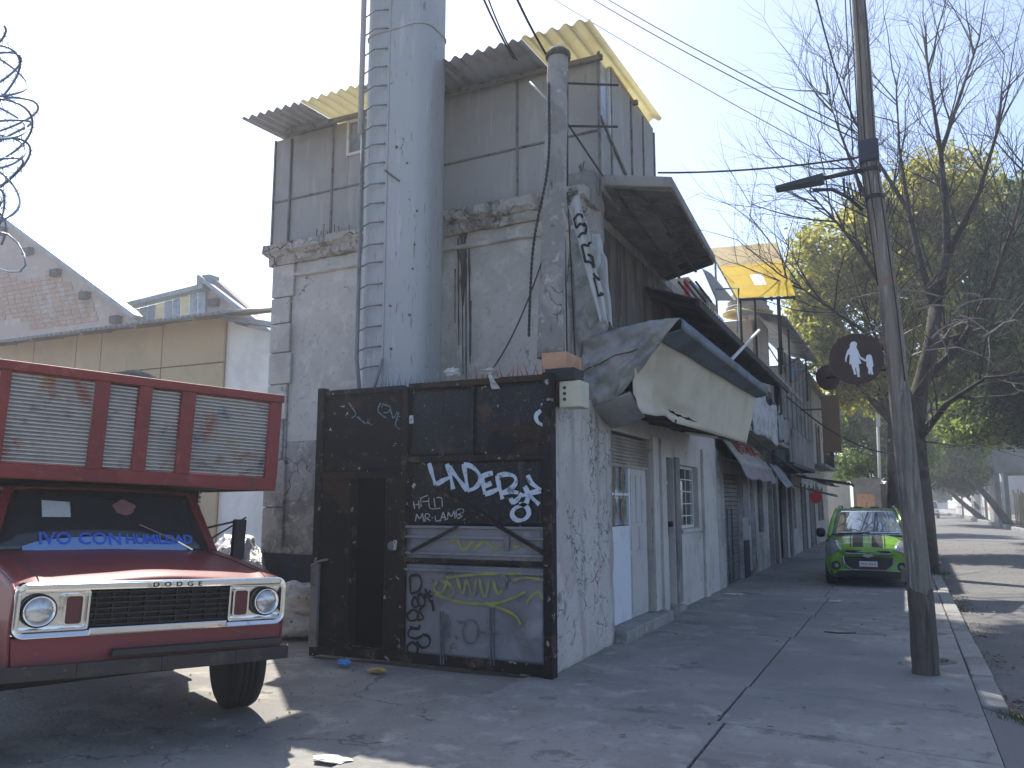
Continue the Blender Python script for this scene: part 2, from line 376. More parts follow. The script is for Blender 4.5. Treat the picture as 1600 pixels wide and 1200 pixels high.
mat('slat_metal', (.52,.49,.45), .55, metal=.4, layers=((1.5,(.42,.4,.38),.45,.62),(7,(.3,.26,.22),.55,.72),(2.6,(.4,.19,.15),.58,.68),(2.2,(.45,.32,.15),.6,.68),(3.1,(.22,.24,.3),.6,.68)), bump=(6,.1,.02))
mat('chrome', (.75,.75,.74), .14, metal=1.0, layers=((8,(.45,.42,.38),.6,.75),), bump=(5,.07,.02))
mat('black_plastic', (.018,.018,.02), .5)
mat('rubber', (.02,.02,.021), .85, bump=(30,.3,.01))
mat('chassis', (.025,.023,.022), .85, layers=((6,(.05,.04,.035),.5,.7),))
mat('bumper_black', (.03,.028,.028), .5, layers=((5,(.075,.06,.05),.54,.7),(22,(.12,.1,.09),.64,.74)), bump=(10,.15,.02))
mat('marker_red', (.09,.012,.014), .35, spec=.5)
mat('lens', (.5,.52,.52), .12, metal=.55, layers=((22,(.3,.32,.33),.45,.65),), spec=.7)
mat('letter_blue', (.03,.14,.62), .5)
mat('letter_pale', (.2,.32,.55), .6)
mat('paper', (.55,.58,.56), .8, layers=((25,(.36,.38,.38),.6,.68),))
mat('sticker_pink', (.3,.12,.12), .7, layers=((14,(.2,.14,.13),.48,.6),))
mat('bundle_dark', (.022,.03,.036), 1.0, spec=.02, layers=((8,(.05,.06,.07),.5,.65),), bump=(9,.6,.03))
mat('sack_white', (.66,.65,.62), .6, layers=((4,(.45,.42,.38),.45,.62),(7,(.5,.3,.18),.63,.7),(16,(.15,.15,.16),.62,.66)), bump=(7,1,.1), spec=.5)
mat('sack_silver', (.6,.6,.6), .35, metal=.5, layers=((6,(.35,.34,.33),.45,.65),), bump=(8,1,.07))
mat('sack_pink', (.45,.36,.33), .7, layers=((6,(.3,.24,.22),.48,.65),), bump=(7,.9,.05))
mat('car_green', (.16,.36,.022), .3, layers=((3,(.14,.32,.02),.45,.65),), spec=.5, coat=.6)
mat('car_stripe', (.018,.018,.022), .5, coat=.1)
mat('car_glass', (.4,.46,.5), .03, metal=.75, spec=.8)
mat('plate_white', (.62,.62,.62), .5)
mat('plate_ink', (.06,.06,.07), .6)
mat('plate_red', (.3,.05,.05), .6)
mat('headlight', (.34,.36,.36), .1, metal=.5, spec=.7)
mat('box_brown', (.2,.13,.07), .7)
mat('van_white', (.7,.7,.7), .4)
mat('van_yellow', (.75,.45,.03), .5)
mat('awning_dark', (.025,.026,.032), .85, layers=((3,(.05,.05,.055),.5,.65),))
mat('awning_mauve', (.29,.24,.26), .85, layers=((3,(.21,.18,.19),.45,.62),(9,(.14,.12,.12),.58,.7)), bump=(8,.5,.03))
mat('awning_grey', (.27,.28,.3), .85, layers=((3,(.19,.195,.2),.45,.62),), bump=(8,.4,.03))
mat('red_sign', (.5,.03,.025), .5)
mat('graffiti_red', (.36,.1,.07), .8, layers=((9,(.4,.3,.26),.5,.62),))
mat('old_white', (.42,.4,.365), .9, layers=((1.1,(.28,.275,.265),.44,.62),(5,(.48,.475,.46),.52,.68),(2.6,(.13,.125,.12),.57,.69,STK)), crack=(1.8,(.13,.13,.12),.02,.5,.6), bump=(14,.5,.03))
mat('old_grey', (.24,.235,.225), .9, layers=((1.1,(.16,.155,.15),.44,.62),(5,(.32,.31,.295),.54,.7),(2.6,(.08,.078,.075),.57,.69,STK)), bump=(14,.5,.03))
mat('old_dark', (.085,.08,.075), .9, layers=((1.3,(.05,.047,.045),.44,.62),(5,(.15,.14,.13),.57,.7,STK)), bump=(14,.5,.03))
mat('room_beige', (.4,.35,.29), .9, layers=((1.4,(.32,.28,.235),.44,.64),), bump=(14,.3,.02))
mat('tarp_blue', (.06,.2,.4), .7)
mat('tarp_white', (.48,.5,.52), .8, layers=((4,(.32,.34,.36),.45,.62),(7,(.2,.2,.2),.6,.7)), bump=(6,.8,.05))
mat('door_brown', (.11,.09,.08), .7, layers=((4,(.17,.14,.12),.5,.66,STK),))
mat('bamboo', (.4,.3,.14), .8, layers=((5,(.28,.2,.1),.45,.62,(8,8,.5)),), island=.35)
mat('far_concrete', (.26,.255,.24), .9, layers=((.6,(.2,.195,.185),.44,.62),), bump=(4,.3,.03))
mat('far_white', (.6,.6,.58), .9, layers=((.8,(.5,.5,.48),.44,.62),))
mat('far_band', (.45,.3,.28), .9)
mat('litter_blue', (.08,.3,.65), .5)
mat('litter_orange', (.55,.33,.08), .6, layers=((20,(.5,.45,.35),.5,.6),))
mat('litter_white', (.6,.6,.58), .7, layers=((15,(.5,.48,.42),.5,.6),))
mat('razor', (.2,.24,.3), .4, metal=.7)
mat('scroll_iron', (.3,.25,.19), .7, layers=((12,(.2,.15,.11),.5,.65),))
mat('spike_blue', (.16,.27,.33), .4)
mat('spike_red', (.42,.11,.08), .5)
mat('manhole', (.16,.155,.145), .8, layers=((9,(.1,.1,.095),.5,.65),), bump=(30,.6,.01))
# ================================================================== ground, road, pavements
g = MB().grid(lambda u, v: V(-350 + 700*u, -350 + 700*v, -.14), 4, 4).build('ground', 'dirt'); structure(g)
g = MB().grid(lambda u, v: V(.6 + 5.9*u, -25 + 370*v, -.12 + .05*math.sin(math.pi*u)), 8, 1).build('road', 'asphalt', smooth=True); structure(g)
g = MB().grid(lambda u, v: V(-40 + 36.75*u, -8 + 36*v, -.02 + .012*noise.noise(V(u*26, v*24, 0)) + .006*noise.noise(V(u*80, v*75, 3))), 150, 150).build('driveway', 'yard', smooth=True); structure(g)
ROWS = [-6, -3.6, -1.2, 1.2, 3.75, 6.42, 7.72, 10.72, 12.9, 15.5, 18.1, 20.6, 23.2, 25.8, 28.4, 31, 33.6, 36.2, 38.8, 41.4, 44, 46.6, 49.2, 52, 60]
sw = MB().box(-3.28, .46, -6, 60, -.13, -.03).build('sidewalk', 'joint'); structure(sw)
def slab_piece(x0, x1, y0, y1, sk0, sk1):
    zz = [rng.uniform(-.004, .004) for _ in range(4)]
    gsp = .007
    t0 = lambda x: y0 + sk0*(x + 1.3); t1 = lambda x: y1 + sk1*(x + 1.3)
    p = []
    def edge(ax, ay, bx_, by):
        n = max(4, int(math.hypot(bx_-ax, by-ay)/.09))
        for i in range(n):
            t = i/n; x, y = ax+(bx_-ax)*t, ay+(by-ay)*t
            k = .006*noise.noise(V(x*6, y*6, x0)) + .02*max(0, noise.noise(V(x*2.2, y*2.2, y0))-.28)*(1 if y < 30 else 0)
            nx, ny = (by-ay), -(bx_-ax); l = math.hypot(nx, ny)
            p.append((x - nx/l*(abs(k)), y - ny/l*(abs(k))))
    c = [(x0+gsp, t0(x0)+gsp), (x1-gsp, t0(x1)+gsp), (x1-gsp, t1(x1)-gsp), (x0+gsp, t1(x0)-gsp)]
    for i in range(4): edge(*c[i], *c[(i+1) % 4])
    pl = lambda x, y: zz[0] + (zz[1]-zz[0])*(x-x0)/(x1-x0) + (zz[3]-zz[0])*(y-y0)/(y1-y0)
    n = len(p); m = MB()
    m.add([(x, y, -.1) for x, y in p] + [(x, y, pl(x, y)) for x, y in p], [tuple(range(n, 2*n))] + [(i, (i+1) % n, n+(i+1) % n, n+i) for i in range(n)])
    m.build('slab', 'pavement', sw, bev=.005, segs=1)
sks = [rng.uniform(-.03, .03) - (.17 if abs(y-7.72) < .1 else 0) - (.3 if abs(y-6.42) < .1 else 0)*.6 for y in ROWS]
for i in range(len(ROWS)-1):
    xm = -1.3 + rng.uniform(-.06, .06)
    slab_piece(-3.28, xm, ROWS[i], ROWS[i+1], sks[i]*.2, sks[i+1]*.2)
    slab_piece(xm, .47, ROWS[i], ROWS[i+1], sks[i], sks[i+1])
kb = MB().box(.47, .66, -6, 7.0, -.14, -.08).build('kerb', 'joint'); structure(kb)
y = 7.86
while y < 90:
    l = rng.uniform(.9, 1.35); dx = rng.uniform(-.006, .006)
    MB().box(.475+dx, .665+dx, y, y+l-.012, -.14, rng.uniform(-.004, .012)).build('kerb_stone', 'kerb', kb, bev=.02)
    y += l
# ramp where the kerb is broken away, down to the road
MB().hexa([(.47,-6,-.2),(1.2,-6,-.2),(1.2,7.5,-.2),(.47,7.8,-.2),(.47,-6,-.01),(1.2,-6,-.115),(1.15,7.45,-.115),(.47,7.75,-.01)]).build('broken_ramp', 'asphalt_patch', kb)
# opposite side
op = structure(MB().box(6.5, 11, 20, 340, -.14, .0).build('far_pavement', 'pavement'))
y = 38
while y < 150:
    l = rng.uniform(1.8, 3.2)
    if rng.random() < .82: MB().box(6.22, 6.52, y, y+l-.05, -.14, .14+rng.uniform(-.03,.05)).build('kerb_stone', 'kerb', op, bev=.03)
    y += l
MH = V(.2, 9.75, .002)
mh = root('manhole', MH, 'small oval iron cover set in the pavement beside the leaning pole', 'manhole cover')
MB().lathe([(.2,0),(.2,.006),(.19,.008)], Matrix.Translation(MH), 28).build('rim', 'manhole', mh)
for a in range(3): MB().lathe([(.05+.045*a,.009),(.05+.045*a,.014),(.035+.045*a,.014),(.03+.045*a,.009)], Matrix.Translation(MH), 24).build('ring', 'manhole', mh)

# ================================================================== corner building
TH = R(2.5)
KX, KY = -3.2, 8.7
def W(u, d, z): return V(KX - u*math.cos(TH) + d*math.sin(TH), KY + u*math.sin(TH) + d*math.cos(TH), z)
def wbox(m, u0, u1, d0, d1, z0, z1):
    return m.hexa([W(u1,d0,z0),W(u0,d0,z0),W(u0,d1,z0),W(u1,d1,z0),W(u1,d0,z1),W(u0,d0,z1),W(u0,d1,z1),W(u1,d1,z1)])
def wpx(x, y, d=0.0):   # sight line onto the side wall plane, d metres behind it
    n = V(math.sin(TH), math.cos(TH), 0); P = W(0, d, 0); r = ray(x, y)
    return _C + r * ((P - _C).dot(n) / r.dot(n))
cb = root('corner_building', (-5.5, 9.5, 0), 'two storey grey plastered building on the corner behind the black gate', 'building')
wbox(MB(), .0, 4.5, .0, .3, 2.45, 5.05).build('wall', 'plaster', cb)
def wavy(u, v):
    p = W(4.5*u, -.012 - .01*noise.noise(V(u*9, v*6, 1)), .95 + 1.5*v + (.09*noise.noise(V(u*7, 2, 0)) if v > .9 else 0)); return p
wbox(MB(), .0, 4.5, .0, .3, .93, 2.45).build('lower_wall', 'plaster_low', cb)
wbox(MB(), .0, 4.8, -.03, .3, -.1, .93).build('painted_base', 'blue_dado', cb, bev=.01)
# quoin blocks of the left pilaster
zs = [.93, 1.55, 2.2, 2.75, 3.25, 3.7, 4.12, 4.5, 4.98]
for a, b in zip(zs, zs[1:]):
    wbox(MB(), 4.44 + rng.uniform(-.05,.05), 4.8, -.05, .35, a+.008, b-.008).build('quoin', 'plaster' if a > 2.5 else 'plaster_low', cb, bev=.012)
wbox(MB(), 4.45, 4.77, -.02, .3, .93, 5.0).build('pilaster', 'plaster_low', cb)
# crumbling cornice
def rough_band(u0, u1, dout, z0, z1, amp, n=60, seed=0):
    m = MB(); prof = [(.02, z0), (-dout*.6, z0), (-dout, (z0*2+z1)/3), (-dout, z1), (.02, z1)]
    vs_ = []; fs = []; k = len(prof)
    for i in range(n+1):
        u = u0 + (u1-u0)*i/n
        for j, (d, z) in enumerate(prof):
            a = amp*noise.noise(V(u*3.1, j*2.3, seed)) + amp*.6*noise.noise(V(u*11, j*3.3, seed+4))
            vs_.append(W(u, d + (a*1.2 if d < 0 else 0), z + a))
    for i in range(n):
        for j in range(k-1): fs.append((i*k+j, (i+1)*k+j, (i+1)*k+j+1, i*k+j+1))
    fs += [tuple(range(k)), tuple(range(n*k, n*k+k))]
    return m.add(vs_, fs)
rough_band(-.1, 4.9, .17, 5.1, 5.26, .03, 90, 1).build('cornice', 'cornice', cb)
rough_band(-.05, 4.86, .09, 4.98, 5.12, .022, 80, 6).build('cornice', 'cornice', cb)
rough_band(.0, 4.8, .05, 4.78, 4.83, .01, 60, 9).build('moulding', 'plaster', cb)
bx('roof_slab', 'concrete', cb, -8.05, -3.22, 9.05, 15.5, 5.02, 5.2)
bx('rear_wall', 'plaster', cb, -8.05, -7.75, 9.22, 15.6, -.1, 5.02)
bx('back_wall', 'plaster', cb, -7.7, -3.5, 15.3, 15.55, -.1, 5.02)
# soot drips on the side wall
def stain(pts_top, widths, name='soot_stain'):
    for (x, y0, y1, w) in pts_top:
        a, b = wpx(x, y0, -.004), wpx(x + rng.uniform(-2,2), y1, -.004)
        n = 9; m = MB(); L_, R_ = [], []
        for i in range(n+1):
            t = i/n; c = a.lerp(b, t); hw = w*(1 - .55*t)*(1 if i < n else .2)*(.7 + .3*math.sin(i*2.1+x)); hw = max(hw, .004)
            L_.append(c - V(hw,0,0)); R_.append(c + V(hw,0,0))
        m.add(L_ + R_, [(i, i+1, n+2+i, n+1+i) for i in range(n)])
        m.build(name, 'soot_stain', cb, solid=.004)
stain([(724,362,478,.075),(716,372,540,.02),(722,430,585,.014),(728,400,600,.018),(733,380,570,.022),(711,420,505,.01),(736,470,555,.009)], None)
# street side: wall stub with cracked paint, then the white ground floor
def stub(u, v):
    return None
m = MB(); NU, NV = 26, 30
m.grid(lambda u, v: V(-3.085 - .05*(u) + .014*noise.noise(V(u*7, v*9, 5)), 7.36 + 2.04*u, -.05 + 2.8*v), NU, NV)
m.build('cracked_wall', 'cracked_paint', cb, smooth=True, solid=.02)
bx('stub_core', 'cracked_paint', cb, -3.4, -3.16, 7.37, 9.44, -.05, 2.74, 0)
DY0, DY1, DZ0, DZ1 = 9.48, 11.32, .14, 2.5
D2a, D2b, D2z = 12.05, 12.62, 2.3
Wa, Wb, Wz0, Wz1 = 13.05, 14.32, 1.2, 2.22
XF, XB = -3.2, -3.5
wl = MB()
for (a, b, z0, z1) in ((9.4,DY0,-.05,2.9),(DY0,DY1,DZ1,2.9),(DY1,D2a,-.05,2.9),(D2a,D2b,D2z,2.9),(D2b,Wa,-.05,2.9),(Wa,Wb,-.05,Wz0),(Wa,Wb,Wz1,2.9),(Wb,15.9,-.05,2.9)):
    wl.box(XB, XF, a, b, z0, z1)
wl.build('street_wall', 'white_paint', cb)
bx('upper_street_wall', 'soot_wall', cb, -3.5, XF+.01, 9.0, 12.95, 2.9, 5.04, 0)
bx('upper_street_wall', 'old_white', cb, -3.5, XF+.005, 12.95, 15.9, 2.9, 4.7, 0)
# pale strip and drip edge of the washed plaster below the soot
for i in range(15):
    yy = 9.75 + i*.19; bx('plaster_drip', 'old_white', cb, XF, XF+.018, yy, yy+rng.uniform(.06,.15), 2.9, 3.25+rng.uniform(-.1,.28), 0)
# white pilasters round the openings
for (a, b) in ((DY1+.02, DY1+.3), (11.78, D2a-.02), (Wb+.25, Wb+.55)):
    bx('pilaster', 'white_paint', cb, XF, XF+.05, a, b, -.03, 2.55, .008)
bx('downpipe_stain', 'old_grey', cb, XF, XF+.035, D2b+.04, D2b+.3, .1, 2.32, .006)
bx('step', 'concrete', cb, -3.45, -2.98, DY0-.08, DY1+.25, -.03, .135, .015)
bx('step', 'concrete', cb, -3.45, -3.08, D2a-.05, D2b+.12, -.03, .09, .012)
# roller shutter half rolled
sh = root('roller_shutter', (XF-.02, (DY0+DY1)/2, 2.1), 'beige rolled-up slatted shutter over the white double door', 'shutter')
for i in range(8):
    z = 2.13 + i*.045
    MB().tube([(XF-.05, DY0+.01, z), (XF-.05, DY1-.01, z)], [.026]*2, 8).build('slat', 'shutter', sh, smooth=True)
bx('bottom_rail', 'shutter', sh, XF-.09, XF-.02, DY0+.01, DY1-.01, 2.06, 2.105, .006)
# white double door
dd = root('double_door', (XF-.1, DY0, DZ0), 'white sheet metal double door with scrollwork grille under the cream sign box', 'door')
ym = AX(988, 800, XF).y
xd = XF - .035
lf = bx('door_leaf', 'white_leaf', dd, xd-.03, xd, DY0+.02, ym-.006, DZ0, 1.32)
bx('door_frame', 'white_leaf', lf, xd-.03, xd+.012, DY0+.02, DY0+.07, 1.325, 2.12)
bx('door_frame', 'white_leaf', lf, xd-.03, xd+.012, ym-.056, ym-.006, 1.325, 2.12)
bx('door_frame', 'white_leaf', lf, xd-.03, xd+.01, DY0+.075, ym-.06, 1.70, 1.735)
bx('pane', 'glass_pale', lf, xd-.035, xd-.02, DY0+.07, ym-.06, 1.33, 2.11, 0)
for zc, ro in ((1.52, .16), (1.91, .16)):
    for k in range(2):
        yc = DY0 + .07 + (ym - DY0 - .13)*(.27 + .46*k)
        m = MB()
        for s in range(4):
            a0 = s*math.pi/2
            m.tube([V(xd+.006, yc + .11*math.sin(t)*(1 if s % 2 else .8)*math.cos(a0), zc + ro*math.cos(t)*(.95 if s < 2 else .6)) for t in np.linspace(0, math.pi*2, 13)], .012, 4)
        m.tube([(xd+.006, yc, zc-.19), (xd+.006, yc, zc+.19)], .013, 4)
        m.build('grille_scroll', 'scroll_iron', lf)
rf = bx('door_leaf', 'grey_leaf', dd, xd-.03, xd-.004, ym+.006, DY1-.1, DZ0, 2.12)
for (a, b, z0, z1) in ((ym+.04,ym+.24,1.35,1.98),(ym+.28,ym+.5,1.35,1.98),(ym+.53,DY1-.13,1.35,1.98),(ym+.04,ym+.36,1.0,1.3),(ym+.4,DY1-.13,1.0,1.3),(ym+.04,DY1-.13,.2,.95)):
    bx('door_panel', 'grey_leaf', rf, xd-.01, xd+.008, a, b, z0, z1, .004)
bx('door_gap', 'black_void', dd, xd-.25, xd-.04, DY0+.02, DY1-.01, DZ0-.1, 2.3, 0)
# narrow grey door
nd = root('narrow_door', (XF-.1, D2a, 0), 'narrow grey metal door with barred upper light between pilaster and window', 'door')
bx('door_panel', 'grey_leaf', nd, XF-.14, XF-.09, D2a+.01, D2b-.01, .1, 1.1)
bx('pane', 'glass_dark', nd, XF-.15, XF-.12, D2a+.01, D2b-.01, 1.1, 2.28, 0)
for k in range(5): tb('bar', 'grey_iron', nd, [(XF-.1, D2a+.06+.11*k, 1.1), (XF-.1, D2a+.06+.11*k, 2.28)], .009)
bx('rail', 'grey_leaf', nd, XF-.13, XF-.08, D2a+.01, D2b-.01, 1.9, 1.94, .003)
bx('lock', 'dark_iron', nd, XF-.09, XF-.02, D2b-.07, D2b+.06, 1.25, 1.33, .005)
# barred window
wd = root('barred_window', (XF-.1, Wa, Wz0), 'small-paned window with white bars in the white wall', 'window')
bx('pane', 'glass_dark', wd, XF-.17, XF-.14, Wa, Wb, Wz0, Wz1, 0)
for (a, b, z0, z1) in ((Wa,Wa+.05,Wz0,Wz1),(Wb-.05,Wb,Wz0,Wz1),(Wa+.05,Wb-.05,Wz0,Wz0+.05),(Wa+.05,Wb-.05,Wz1-.05,Wz1)):
    bx('frame', 'white_frame', wd, XF-.15, XF-.09, a, b, z0, z1, .004)
for k in range(4): bx('bar', 'white_frame', wd, XF-.12, XF-.1, Wa+.05, Wb-.05, Wz0+.2*(k+1)-.009, Wz0+.2*(k+1)+.009, 0)
for k in range(2): bx('bar', 'white_frame', wd, XF-.128, XF-.12, Wa+(Wb-Wa)*(k+1)/3-.012, Wa+(Wb-Wa)*(k+1)/3+.012, Wz0+.05, Wz1-.05, 0)
bx('sill', 'white_paint', cb, XF, XF+.04, Wa-.05, Wb+.05, Wz0-.06, Wz0-.004, .006)
# concrete overhang of the upper floor
ov = [V(-3.2,9.0,5.42), V(-2.2,8.98,5.18), V(-2.2,11.3,4.92), V(-3.2,12.6,5.12)]
m = MB(); t = V(0,0,.13)
m.hexa([ov[0]+V(-.3,-.06,.05), ov[1]+V(.02,-.05,.03), ov[2]+V(.02,.03,.03), ov[3]+V(-.3,.03,.05)] + [ov[0]+V(-.3,-.06,.2), ov[1]+V(.02,-.05,.16), ov[2]+V(.02,.03,.14), ov[3]+V(-.3,.03,.2)])
oh = m.build('overhang_slab', 'concrete', cb, bev=.02)
N_ = 13
for i in range(N_):
    a0, a1 = i/N_ + .006, (i+1)/N_ - .006
    q = [ov[0].lerp(ov[3], a0), ov[1].lerp(ov[2], a0), ov[1].lerp(ov[2], a1), ov[0].lerp(ov[3], a1)]
    dz = V(0, 0, rng.uniform(-.006, .006))
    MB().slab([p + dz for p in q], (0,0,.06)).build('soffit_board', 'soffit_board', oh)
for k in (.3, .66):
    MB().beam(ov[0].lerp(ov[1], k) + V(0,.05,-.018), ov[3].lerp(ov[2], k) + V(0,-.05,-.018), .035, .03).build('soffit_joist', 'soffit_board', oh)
bx('overhang_edge', 'old_grey', cb, -3.55, -3.05, 8.7, 9.02, 5.06, 5.5, .03)
# corner pier with loose plaster, exposed bars
m = MB(); m.grid(lambda u, v: V(-3.36 + .27*math.sin(u*math.pi*.5) + .05*noise.noise(V(u*5, v*9, 2)), 8.66 + .42*(1-math.cos(u*math.pi*.5)) - .05*noise.noise(V(u*4, v*7, 8)), 2.7 + 2.55*v), 14, 40)
m.build('corner_pier', 'whitewash', cb, smooth=True, solid=.05)
for i in range(11):
    p = W(rng.uniform(-.1, .35), rng.uniform(.0, .25), 5.2)
    tb('rebar', 'rust_iron', cb, [p, p + V(rng.uniform(-.03,.03), rng.uniform(-.03,.03), rng.uniform(.15,.38)), p + V(rng.uniform(-.1,.1), rng.uniform(-.05,.05), rng.uniform(.3,.5))], .007, 5)
for i in range(9):
    p = W(4.1 - i*.08*rng.uniform(.5,1.6), .05, 5.24)
    tb('rebar', 'rust_iron', cb, [p, p + V(rng.uniform(-.02,.02), 0, rng.uniform(.08,.3))], .006, 5)

# ------------------------------------------------------------------ rooftop room
rr = root('rooftop_room', (-5.5, 9.5, 5.2), 'rooftop room of grey sheet panels with corrugated yellow and grey roof', 'rooftop room')
uL, uR = 4.62, -.2         # along the side wall
zb, zt = 5.22, 7.0
us = [uL, 3.55, 2.55, 1.7, .78, -.2]
xl = [wpx(x, 250, .12) for x in (430, 520, 606, 690, 808, 937)]
us = [ (KX - p.x)/math.cos(TH) for p in xl]
zm = 6.02
for i in range(5):
    for (z0, z1) in ((zb, zm), (zm, zt)):
        if i == 1 and z1 == zt:
            # window opening near the ladder
            wu0, wu1 = [(KX - wpx(x, 215, .12).x)/math.cos(TH) for x in (545, 592)]
            wz0, wz1 = wpx(545, 243, .12).z, wpx(545, 192, .12).z
            for (a, b, c, d) in ((us[1], wu0, z0, z1), (wu1, us[2], z0, z1), (wu0, wu1, z0, wz0), (wu0, wu1, wz1, z1)):
                wbox(MB(), b + .003, a - .003, .12, .17, c + .003, d - .003).build('wall_panel', 'panel_grey', rr)
        else:
            wbox(MB(), us[i+1] + .006, us[i] - .006, .12, .17, z0 + .006, z1 - .006).build('wall_panel', 'panel_grey', rr, bev=.003)
for u in us: wbox(MB(), u - .014, u + .014, .1, .12, zb, zt).build('batten', 'panel_seam', rr)
for i in range(5): wbox(MB(), us[i+1] + .03, us[i] - .03, .102, .12, zm - .012, zm + .012).build('batten', 'panel_seam', rr)
rw = wbox(MB(), wu1, wu0, .135, .15, wz0, wz1).build('window', 'glass_pale', rr)
for (a, b, c, d) in ((wu1, wu0, wz0 - .02, wz0 + .02), (wu1, wu0, wz1 - .02, wz1 + .02), (wu0 - .02, wu0 + .02, wz0 - .02, wz1 + .02), (wu1 - .02, wu1 + .02, wz0 - .02, wz1 + .02), ((wu0+wu1)/2 - .03, (wu0+wu1)/2 - .01, wz0, wz1)):
    wbox(MB(), a, b, .09, .13, c, d).build('frame', 'white_frame', rw)
# street side wall of the room
XS = -3.02
ys = [8.83, 9.28, 10.15, 10.72, 11.3]
for i in range(4):
    if i == 0:
        bx('wall_panel', 'panel_grey', rr, XS-.05, XS, ys[0], ys[1]-.01, 5.3, 6.05, 0)
        pn = bx('window', 'glass_pale', rr, XS-.04, XS-.02, ys[0]+.03, ys[1]-.02, 6.08, 7.0, 0)
        bx('frame', 'white_frame', pn, XS-.05, XS+.01, ys[1]-.05, ys[1]-.01, 6.06, 7.06, 0)
        bx('frame', 'white_frame', pn, XS-.05, XS+.01, ys[0], ys[0]+.04, 6.06, 7.0, 0)
    else:
        bx('wall_panel', 'panel_grey', rr, XS-.05, XS, ys[i]+.006, ys[i+1]-.006, 5.3, 7.12, .003)
for yv in ys: bx('batten', 'panel_seam', rr, XS, XS+.02, yv-.018, yv+.018, 5.3, 7.05, 0)
MB().beam((XS+.02, ys[0], 6.2), (XS+.02, 11.2, 5.35), .03, .04).build('brace', 'panel_seam', rr)
bx('rear_wall', 'panel_grey', rr, -7.85, XS-.06, 11.28, 11.33, 5.22, 7.1, 0)
MB().hexa([W(uL,.18,5.2),W(uL-.05,.18,5.2),V(-7.78,11.3,5.2),V(-7.83,11.3,5.2),W(uL,.18,7.0),W(uL-.05,.18,7.0),V(-7.78,11.3,7.1),V(-7.83,11.3,7.1)]).build('end_wall', 'panel_grey', rr)
# roof sheets, ribs run front to back
e0, e1 = AY(378, 186, 8.25), AY(921, 30, 8.05)
segs = [(378,'roof_metal'),(470,'yellow_sheet'),(560,'roof_metal'),(690,'roof_metal'),(815,'yellow_sheet'),(921,None)]
fr = lambda x: (AY(x, 100, 8.2).x - e0.x)/(AY(921, 100, 8.2).x - e0.x)
for (a, mt), (b, _) in zip(segs, segs[1:]):
    t0, t1 = max(0, fr(a)), min(1, fr(b))
    p0, p1 = e0.lerp(e1, t0), e0.lerp(e1, t1)
    du = p1 - p0; wv = max(2, round(du.length / .165))
    dz = .006 if mt == 'yellow_sheet' else 0
    corr(p0 + V(0,0,dz), du, V(.0 + .0*t0, 3.1, .2), wv, .028).build('roof_sheet', mt, rr, smooth=True, solid=.004)
MB().beam(e0 + V(.35,.5,-.06), e1 + V(-.1,.72,-.05), .05, .06).build('purlin', 'panel_seam', rr)
MB().beam(e0 + V(.35,2.2,.05), e1 + V(-.1,2.2,.06), .05, .06).build('purlin', 'panel_seam', rr)
tb('corner_pipe', 'grey_iron', rr, [W(uL+.06, .1, 5.25), W(uL+.06, .1, 6.95)], .02)

# bracket with insulator arms beside the post
ba = root('service_bracket', (-2.95, 8.6, 5.4), 'thin steel service bracket with cross arms beside the concrete post', 'bracket')
tb('upright', 'dark_iron', ba, [AY(886,128,8.35), AY(886,290,8.35)], .016)
for (a, b) in (((886,130),(966,133)), ((886,197),(965,198)), ((888,195),(942,275))): tb('arm', 'dark_iron', ba, [AY(*a,8.35), AY(*b,8.35)], .013)
tb('strut', 'white_frame', ba, [AY(828,128,7.6), AY(856,157,7.6)], .012)

# ------------------------------------------------------------------ concrete post on the wall corner
cp = root('concrete_post', (-3.02, 7.66, 2.72), 'round weathered concrete post rising from the wall corner above the gate', 'post')
a, b = AY(860, 560, 7.66), AY(872, 84, 7.66)
pts = [a.lerp(b, i/24) for i in range(25)]
rad = [.14 - .03*i/24 + .012*noise.noise(V(0,0,i*.7)) for i in range(25)]
MB().tube(pts + [pts[-1]+V(0,0,.04), pts[-1]+V(0,0,.06)], rad + [.1,.03], 16).build('shaft', 'whitewash', cp, smooth=True)
MB().tube([pts[-1]+V(0,0,-.06), pts[-1]+V(0,0,.0)], .135, 16).build('cap', 'soot_stain', cp, smooth=True)
bx('brick_base', 'brick_orange', cp, -3.2, -2.93, 7.46, 7.9, 2.74, 3.1, .012)
for (z) in (): MB().lathe([(.17,-.02),(.175,0),(.17,.02)], Matrix.Translation(pts[int((z-2.9)/3.6*24)]), 16).build('band', 'dark_iron', cp)
ch = MB()
for i in range(110):
    p = pts[21].lerp(V(-3.24,7.5,3.25), i/110) + V(.05*math.sin(i*.055)-.03, -.15 - .02*math.sin(i*.12), 0)
    ch.lathe([(.014,-.022),(.017,-.012),(.017,.012),(.014,.022)], Matrix.Translation(p) @ Matrix.Rotation(i*1.57, 4, 'Z') @ Matrix.Scale(.4, 4, (1,0,0)), 6)
tag(ch.build('chain', 'dark_iron'), 'dark chain hanging down the face of the concrete post', 'chain')

